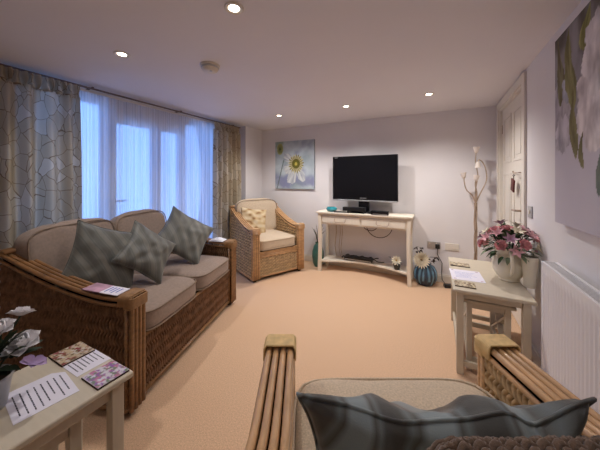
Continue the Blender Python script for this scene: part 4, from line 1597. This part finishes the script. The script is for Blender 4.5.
# ------------------------------------------------------------------ white roses in a zinc pot on the sofa-end table
pt = thing('zinc_pot', 'silver pot of white artificial roses at the edge of the table by the sofa', 'plant pot', (-1.215, 0.262, TZ))
MB().lathe([(0.001, 0.003), (0.045, 0.0), (0.058, 0.09), (0.063, 0.095), (0.06, 0.1), (0.055, 0.095), (0.045, 0.02), (0.001, 0.015)], 32).build('pot_body', 'zinc', pt)
MB().lathe([(0.001, 0.085), (0.054, 0.085)], 24).build('pot_soil', 'dark_foot', pt)
wr = thing('rose_plant', 'white artificial roses with dark leaves in the silver pot', 'flowers', (-1.215, 0.262, TZ + 0.085))
random.seed(3)
for (p, d, r_) in (((0.02, 0.075, 0.075), (0.35, -0.3, 1), 0.042), ((0.0, 0.03, 0.14), (0.3, -0.3, 1), 0.034), ((-0.08, 0.0, 0.10), (-0.6, 0, 1), 0.034), ((0.02, -0.07, 0.09), (0.4, -0.7, 1), 0.034), ((-0.05, 0.09, 0.15), (-0.2, 0.3, 1), 0.032)):
    mb = MB()
    rose(mb, orient(p, d), r_)
    mb.build('rose', 'petal_white', wr, angle=180)
lm = MB()
for k in range(80):
    a = random.uniform(0, 6.28)
    el = random.uniform(-0.1, 1.2)
    d = Vector((math.cos(a) * math.cos(el), math.sin(a) * math.cos(el), math.sin(el)))
    rr = random.uniform(0.03, 0.085)
    leaf(lm, Matrix.Translation((d.x * rr, d.y * rr, 0.03 + d.z * rr)) @ (d + Vector((0, 0, 0.2))).to_track_quat('Y', 'Z').to_matrix().to_4x4(), random.uniform(0.04, 0.07), 0.028)
lm.build('foliage', 'leaf_dark', wr, angle=180)
st = MB()
for p in ((0.02, 0.075, 0.085), (0.0, 0.02, 0.165), (-0.08, 0.0, 0.10), (0.02, -0.07, 0.09), (-0.05, 0.09, 0.15)):
    st.tube([(0, 0, -0.01), (p[0] * 0.5, p[1] * 0.5, p[2] * 0.6), p], 0.003, 5)
st.build('stem', 'leaf_dark', wr)
mb = MB()
Mx = orient((0.078, 0.082, 0.035), (0.5, 0.3, 0.9), 0.6)
for a, L in ((0.3, 0.04), (-0.3, 0.034), (PI - 0.35, 0.04), (PI + 0.35, 0.034), (1.5, 0.03)):
    broad_petal(mb, Mx @ Matrix.Rotation(a, 4, 'Z') @ Matrix.Rotation(0.45, 4, 'X'), L, L * 0.9, -0.15, 0.2)
mb.build('lilac_bloom', 'petal_lilac', wr, angle=180)

# ------------------------------------------------------------------ floor lamp of twisted stems with tulip shades
fl = thing('floor_lamp', 'slim metal floor lamp with curved stems and glass tulip shades by the door', 'floor lamp', (0.375, 3.44, 0))
MB().lathe([(0.001, 0), (0.11, 0), (0.115, 0.008), (0.10, 0.02), (0.03, 0.03), (0.001, 0.03)], 32).build('base', 'bronze', fl)
st = MB()
for k in range(3):
    st.tube([(0.010 * math.cos(2.1 * k + z * 9), 0.010 * math.sin(2.1 * k + z * 9), z) for z in [0.02 + 0.98 * i / 40 for i in range(41)]], 0.008, 8)
st.build('pole', 'bronze', fl)
br = [([(0, 0, 1.0), (0.0, 0, 1.15), (0.02, 0, 1.30), (0.0, 0, 1.45), (0.005, 0, 1.55)], 0.03),
      ([(0, 0, 1.0), (-0.03, 0, 1.08), (-0.085, -0.01, 1.14), (-0.105, -0.01, 1.22), (-0.11, -0.01, 1.27)], 0.03),
      ([(0, 0, 1.0), (0.01, -0.01, 1.1), (-0.005, -0.02, 1.2), (0.0, -0.02, 1.24)], 0.025),
      ([(0, 0, 1.0), (0.05, 0, 1.12), (0.10, 0.01, 1.25), (0.09, 0.01, 1.38), (0.06, 0.01, 1.45), (0.03, 0.0, 1.47), (0.02, -0.01, 1.445)], 0.02)]
for pts, r_ in br:
    # smooth the branch
    P = [Vector(p) for p in pts]
    sm = []
    for i in range(len(P) - 1):
        p0, p1, p2, p3 = P[max(0, i - 1)], P[i], P[i + 1], P[min(len(P) - 1, i + 2)]
        for k in range(6):
            s = k / 6
            sm.append(0.5 * ((2 * p1) + (p2 - p0) * s + (2 * p0 - 5 * p1 + 4 * p2 - p3) * s * s + (3 * p1 - p0 - 3 * p2 + p3) * s ** 3))
    sm.append(P[-1])
    o = MB().tube(sm, 0.0065, 8).build('branch', 'bronze', fl)
    d = (P[-1] - P[-2]).normalized()
    sd = MB()
    sd.lathe([(0.004, -0.005), (0.014, 0.0), (0.022, 0.018), (0.024, 0.035), (0.032, 0.062), (0.029, 0.062), (0.021, 0.035), (0.012, 0.006), (0.003, 0.004)], 20, M=orient(P[-1], d if r_ > 0.02 else Vector((0, 0, -1))))
    sd.build('lamp_shade', 'tulip_glass', o)

# ------------------------------------------------------------------ blue drip vase with a cream flower, beside the console
def drip_vase():
    m = MB()
    prof = [(0.001, 0.0), (0.085, 0.0), (0.10, 0.02), (0.125, 0.07), (0.132, 0.12), (0.125, 0.17), (0.10, 0.215), (0.07, 0.235), (0.062, 0.245), (0.068, 0.255), (0.06, 0.255), (0.05, 0.235), (0.001, 0.22)]
    # resample for colour detail
    pr = []
    for i in range(len(prof) - 1):
        for k in range(5):
            s = k / 5
            pr.append((prof[i][0] * (1 - s) + prof[i + 1][0] * s, prof[i][1] * (1 - s) + prof[i + 1][1] * s))
    m.lathe(pr, 96)
    o = m.build('drip_glaze_vase', 'drip_glaze', angle=60)
    at = o.data.color_attributes.new('paint', 'FLOAT_COLOR', 'POINT')
    for i, v in enumerate(o.data.vertices):
        a = math.atan2(v.co.y, v.co.x)
        edge = 0.11 + 0.06 * math.sin(a * 9) + 0.05 * math.sin(a * 14 + 1)
        low = 0.04 + 0.03 * math.sin(a * 11 + 2)
        st_ = 0.5 + 0.5 * math.sin(a * 14 + 3 * fbm(a * 2, v.co.z * 3))
        c_ = V3(34, 46, 66)
        if v.co.z > low:
            c_ = c_.lerp(V3(112, 158, 186), st_ ** 1.5)
        if v.co.z > edge + 0.09:
            c_ = c_.lerp(V3(60, 72, 84), 0.7)
        at.data[i].color = (*c_, 1)
    return o


o = drip_vase()
o.location = (-0.125, 3.50, 0)
tag(o, 'round blue drip-glazed vase with a cream flower beside the console leg', 'vase')
fw = thing('cream_chrysanthemum', 'large cream chrysanthemum with dark twigs in the blue drip-glazed vase', 'flowers', (-0.125, 3.50, 0.245))
mb = MB()
Mx = orient((-0.035, -0.075, 0.055), (-0.25, -1, 0.35))
for (n_, L, rise) in ((20, 0.108, 0.15), (18, 0.092, 0.4), (14, 0.072, 0.75), (10, 0.05, 1.1)):
    for k in range(n_):
        petal(mb, Mx @ Matrix.Rotation(2 * PI * k / n_ + rise * 3, 4, 'Z') @ Matrix.Rotation(rise, 4, 'X'), L, L * 0.42, 0.05, 0.3, 0.6)
mb.build('chrysanthemum_head', 'petal_cream', fw, angle=180)
MB().sphere(Mx @ Vector((0, 0, 0.012)), 0.014).build('flower_eye', 'pollen', fw)
tw = MB()
tw.tube([(0, 0, -0.05), (-0.01, -0.03, 0.02), (-0.035, -0.065, 0.05)], 0.004, 6)
for (p1, p2) in (((-0.04, 0.0, 0.08), (-0.10, 0.02, 0.17)), ((0.05, 0.0, 0.05), (0.10, -0.02, 0.02)), ((0.05, 0.01, 0.08), (0.14, 0.0, 0.09)), ((-0.02, 0, 0.1), (-0.05, 0.0, 0.19))):
    tw.tube([(0, 0, -0.05), (0, 0, 0.01), p1, p2], 0.003, 6)
tw.build('twig', 'twig_dark', fw)
lm = MB()
random.seed(9)
for (cx, cy, cz) in ((-0.09, 0.01, 0.13), (-0.10, 0.02, 0.17), (0.09, -0.02, 0.03), (0.12, 0, 0.08), (-0.05, 0.0, 0.18), (0.04, -0.03, 0.07), (-0.05, 0.02, 0.12)):
    for k in range(3):
        d = Vector((random.uniform(-1, 1), random.uniform(-1, 0.3), random.uniform(-0.3, 1))).normalized()
        leaf(lm, Matrix.Translation((cx, cy, cz)) @ d.to_track_quat('Y', 'Z').to_matrix().to_4x4(), 0.05, 0.03)
lm.build('foliage', 'twig_dark', fw, angle=180)

# small pot plant on the console shelf
sp_ = thing('glass_tumbler', 'small dark glass pot with a cream flower at the right end of the console shelf', 'plant pot', (-0.44, 3.42, 0.15))
MB().lathe([(0.001, 0.0), (0.034, 0.0), (0.044, 0.075), (0.041, 0.075), (0.032, 0.006), (0.001, 0.005)], 24).build('pot_body', 'dark_glass', sp_)
fw = thing('cream_posy', 'cream and yellow artificial flower in the small pot on the console shelf', 'flowers', (-0.44, 3.42, 0.215))
mb = MB()
Mx = orient((0.0, -0.025, 0.045), (0, -1, 0.55))
for (n_, L, rise) in ((11, 0.068, 0.2), (9, 0.055, 0.6), (7, 0.038, 1.05)):
    for k in range(n_):
        petal(mb, Mx @ Matrix.Rotation(2 * PI * k / n_ + rise * 3, 4, 'Z') @ Matrix.Rotation(rise, 4, 'X'), L, L * 0.55, 0.05, 0.3, 0.6)
mb.build('flower_head', 'petal_cream', fw, angle=180)
MB().sphere(Mx @ Vector((0, 0, 0.012)), 0.012).build('flower_eye', 'pollen', fw)
lm = MB()
for k in range(14):
    d = Vector((random.uniform(-1, 1), random.uniform(-0.8, 0.8), random.uniform(-0.1, 0.9))).normalized()
    leaf(lm, Matrix.Translation((d.x * 0.02, d.y * 0.02, 0.01 + 0.02 * d.z)) @ d.to_track_quat('Y', 'Z').to_matrix().to_4x4(), 0.055, 0.026)
lm.tube([(0, 0, -0.05), (0, -0.01, 0.02), (0, -0.025, 0.045)], 0.004, 6)
lm.tube([(0, 0, -0.03), (-0.04, 0, 0.03), (-0.08, -0.01, 0.075)], 0.0025, 6)
for k in range(4):
    d = Vector((-0.6 + 0.3 * k, -0.5, 0.6)).normalized()
    leaf(lm, Matrix.Translation((-0.08, -0.01, 0.07)) @ d.to_track_quat('Y', 'Z').to_matrix().to_4x4(), 0.03, 0.02)
lm.build('foliage', 'leaf_dark', fw, angle=180)

# sea-green floor vase with grasses, between the corner chair and the console
vz = MB().lathe([(0.001, 0.0), (0.05, 0.0), (0.072, 0.05), (0.086, 0.14), (0.082, 0.22), (0.06, 0.29), (0.035, 0.325), (0.04, 0.345), (0.034, 0.345), (0.03, 0.32), (0.05, 0.27), (0.001, 0.2)], 36).build('floor_vase', 'seagreen_glaze')
vz.location = (-1.535, 3.50, 0)
tag(vz, 'tall sea-green vase with dark grasses behind the left leg of the console', 'vase')
gr = MB()
random.seed(21)
for k in range(16):
    a = random.uniform(0, 6.28)
    sx, sy = 0.16 * math.cos(a) * random.uniform(0.3, 1), 0.09 * math.sin(a) * random.uniform(0.3, 1)
    hh = random.uniform(0.14, 0.3)
    gr.tube([(0.008 * math.cos(a), 0.008 * math.sin(a), -0.08), (0.012 * math.cos(a), 0.012 * math.sin(a), 0.01), (sx * 0.4, sy * 0.4, hh * 0.6), (sx, sy, hh)], [0.003, 0.003, 0.003, 0.001], 5)
o = gr.build('dried_grass', 'leaf_dark')
o.location = (-1.535, 3.50, 0.335)
tag(o, 'spray of dark grass stems standing in the sea-green vase', 'dried grass')

# ------------------------------------------------------------------ bits on the sofa arms
Ms = Matrix.Translation(SL) @ Matrix.Rotation(SR, 4, 'Z')
mg = thing('leaflet', 'coloured leaflet lying on the near arm of the wicker sofa', 'leaflet', Ms @ Vector((0.617, 0.25, 0.645)), SR)
mg.rotation_euler.x = -0.08
MB().box(-0.045, 0.045, -0.01, 0.10, 0, 0.004).build('pale_page', 'paper', mg, smooth=False)
MB().box(-0.045, 0.045, -0.12, -0.01, 0, 0.005).build('plum_cover', 'petal_mauve', mg, smooth=False)
pb = MB()
for i in range(4):
    pb.box(-0.03, 0.03 - 0.012 * (i % 2), 0.005 + i * 0.02, 0.012 + i * 0.02, 0.004, 0.0045)
pb.build('printed_text', 'ink_blue', mg, smooth=False)

tc_ = MB()
def fn(u, v):
    a, b_ = 2 * u - 1, 2 * v - 1
    k = max(0, 1 - a * a) * max(0, 1 - b_ * b_)
    return (0.055 * a, 0.075 * b_, 0.032 * k ** 0.5 * (0.8 + 0.4 * noise.noise(Vector((u * 4, v * 4, 0)))))
tc_.grid(fn, 20, 20)
o = tc_.build('tissue_pack', 'white_cloth', angle=180)
o.location = Ms @ Vector((-0.617, 0.27, 0.638))
o.rotation_euler = (0, 0, SR)
tag(o, 'crumpled white tissue on the far arm of the wicker sofa', 'tissue')

gl_ = thing('spectacles', 'dark folded spectacles resting on the far arm of the sofa behind the cushion', 'spectacles', Ms @ Vector((-0.617, 0.02, 0.690)), SR)
g = MB()
for sx in (-1, 1):
    g.tube([(sx * 0.032 + 0.024 * math.cos(a), 0.0, 0.024 + 0.02 * math.sin(a)) for a in [2 * PI * i / 20 for i in range(20)]], 0.003, 6, closed=True)
g.tube([(-0.008, 0, 0.03), (0, 0, 0.034), (0.008, 0, 0.03)], 0.003, 6)
g.build('rims', 'dark_wire', gl_)
for sx in (-1, 1):
    MB().tube([(sx * 0.056, 0, 0.03), (sx * 0.056, -0.05, 0.03), (sx * 0.056, -0.10, 0.02), (sx * 0.056, -0.125, 0.0)], 0.0025, 6).build('temple', 'dark_wire', gl_)
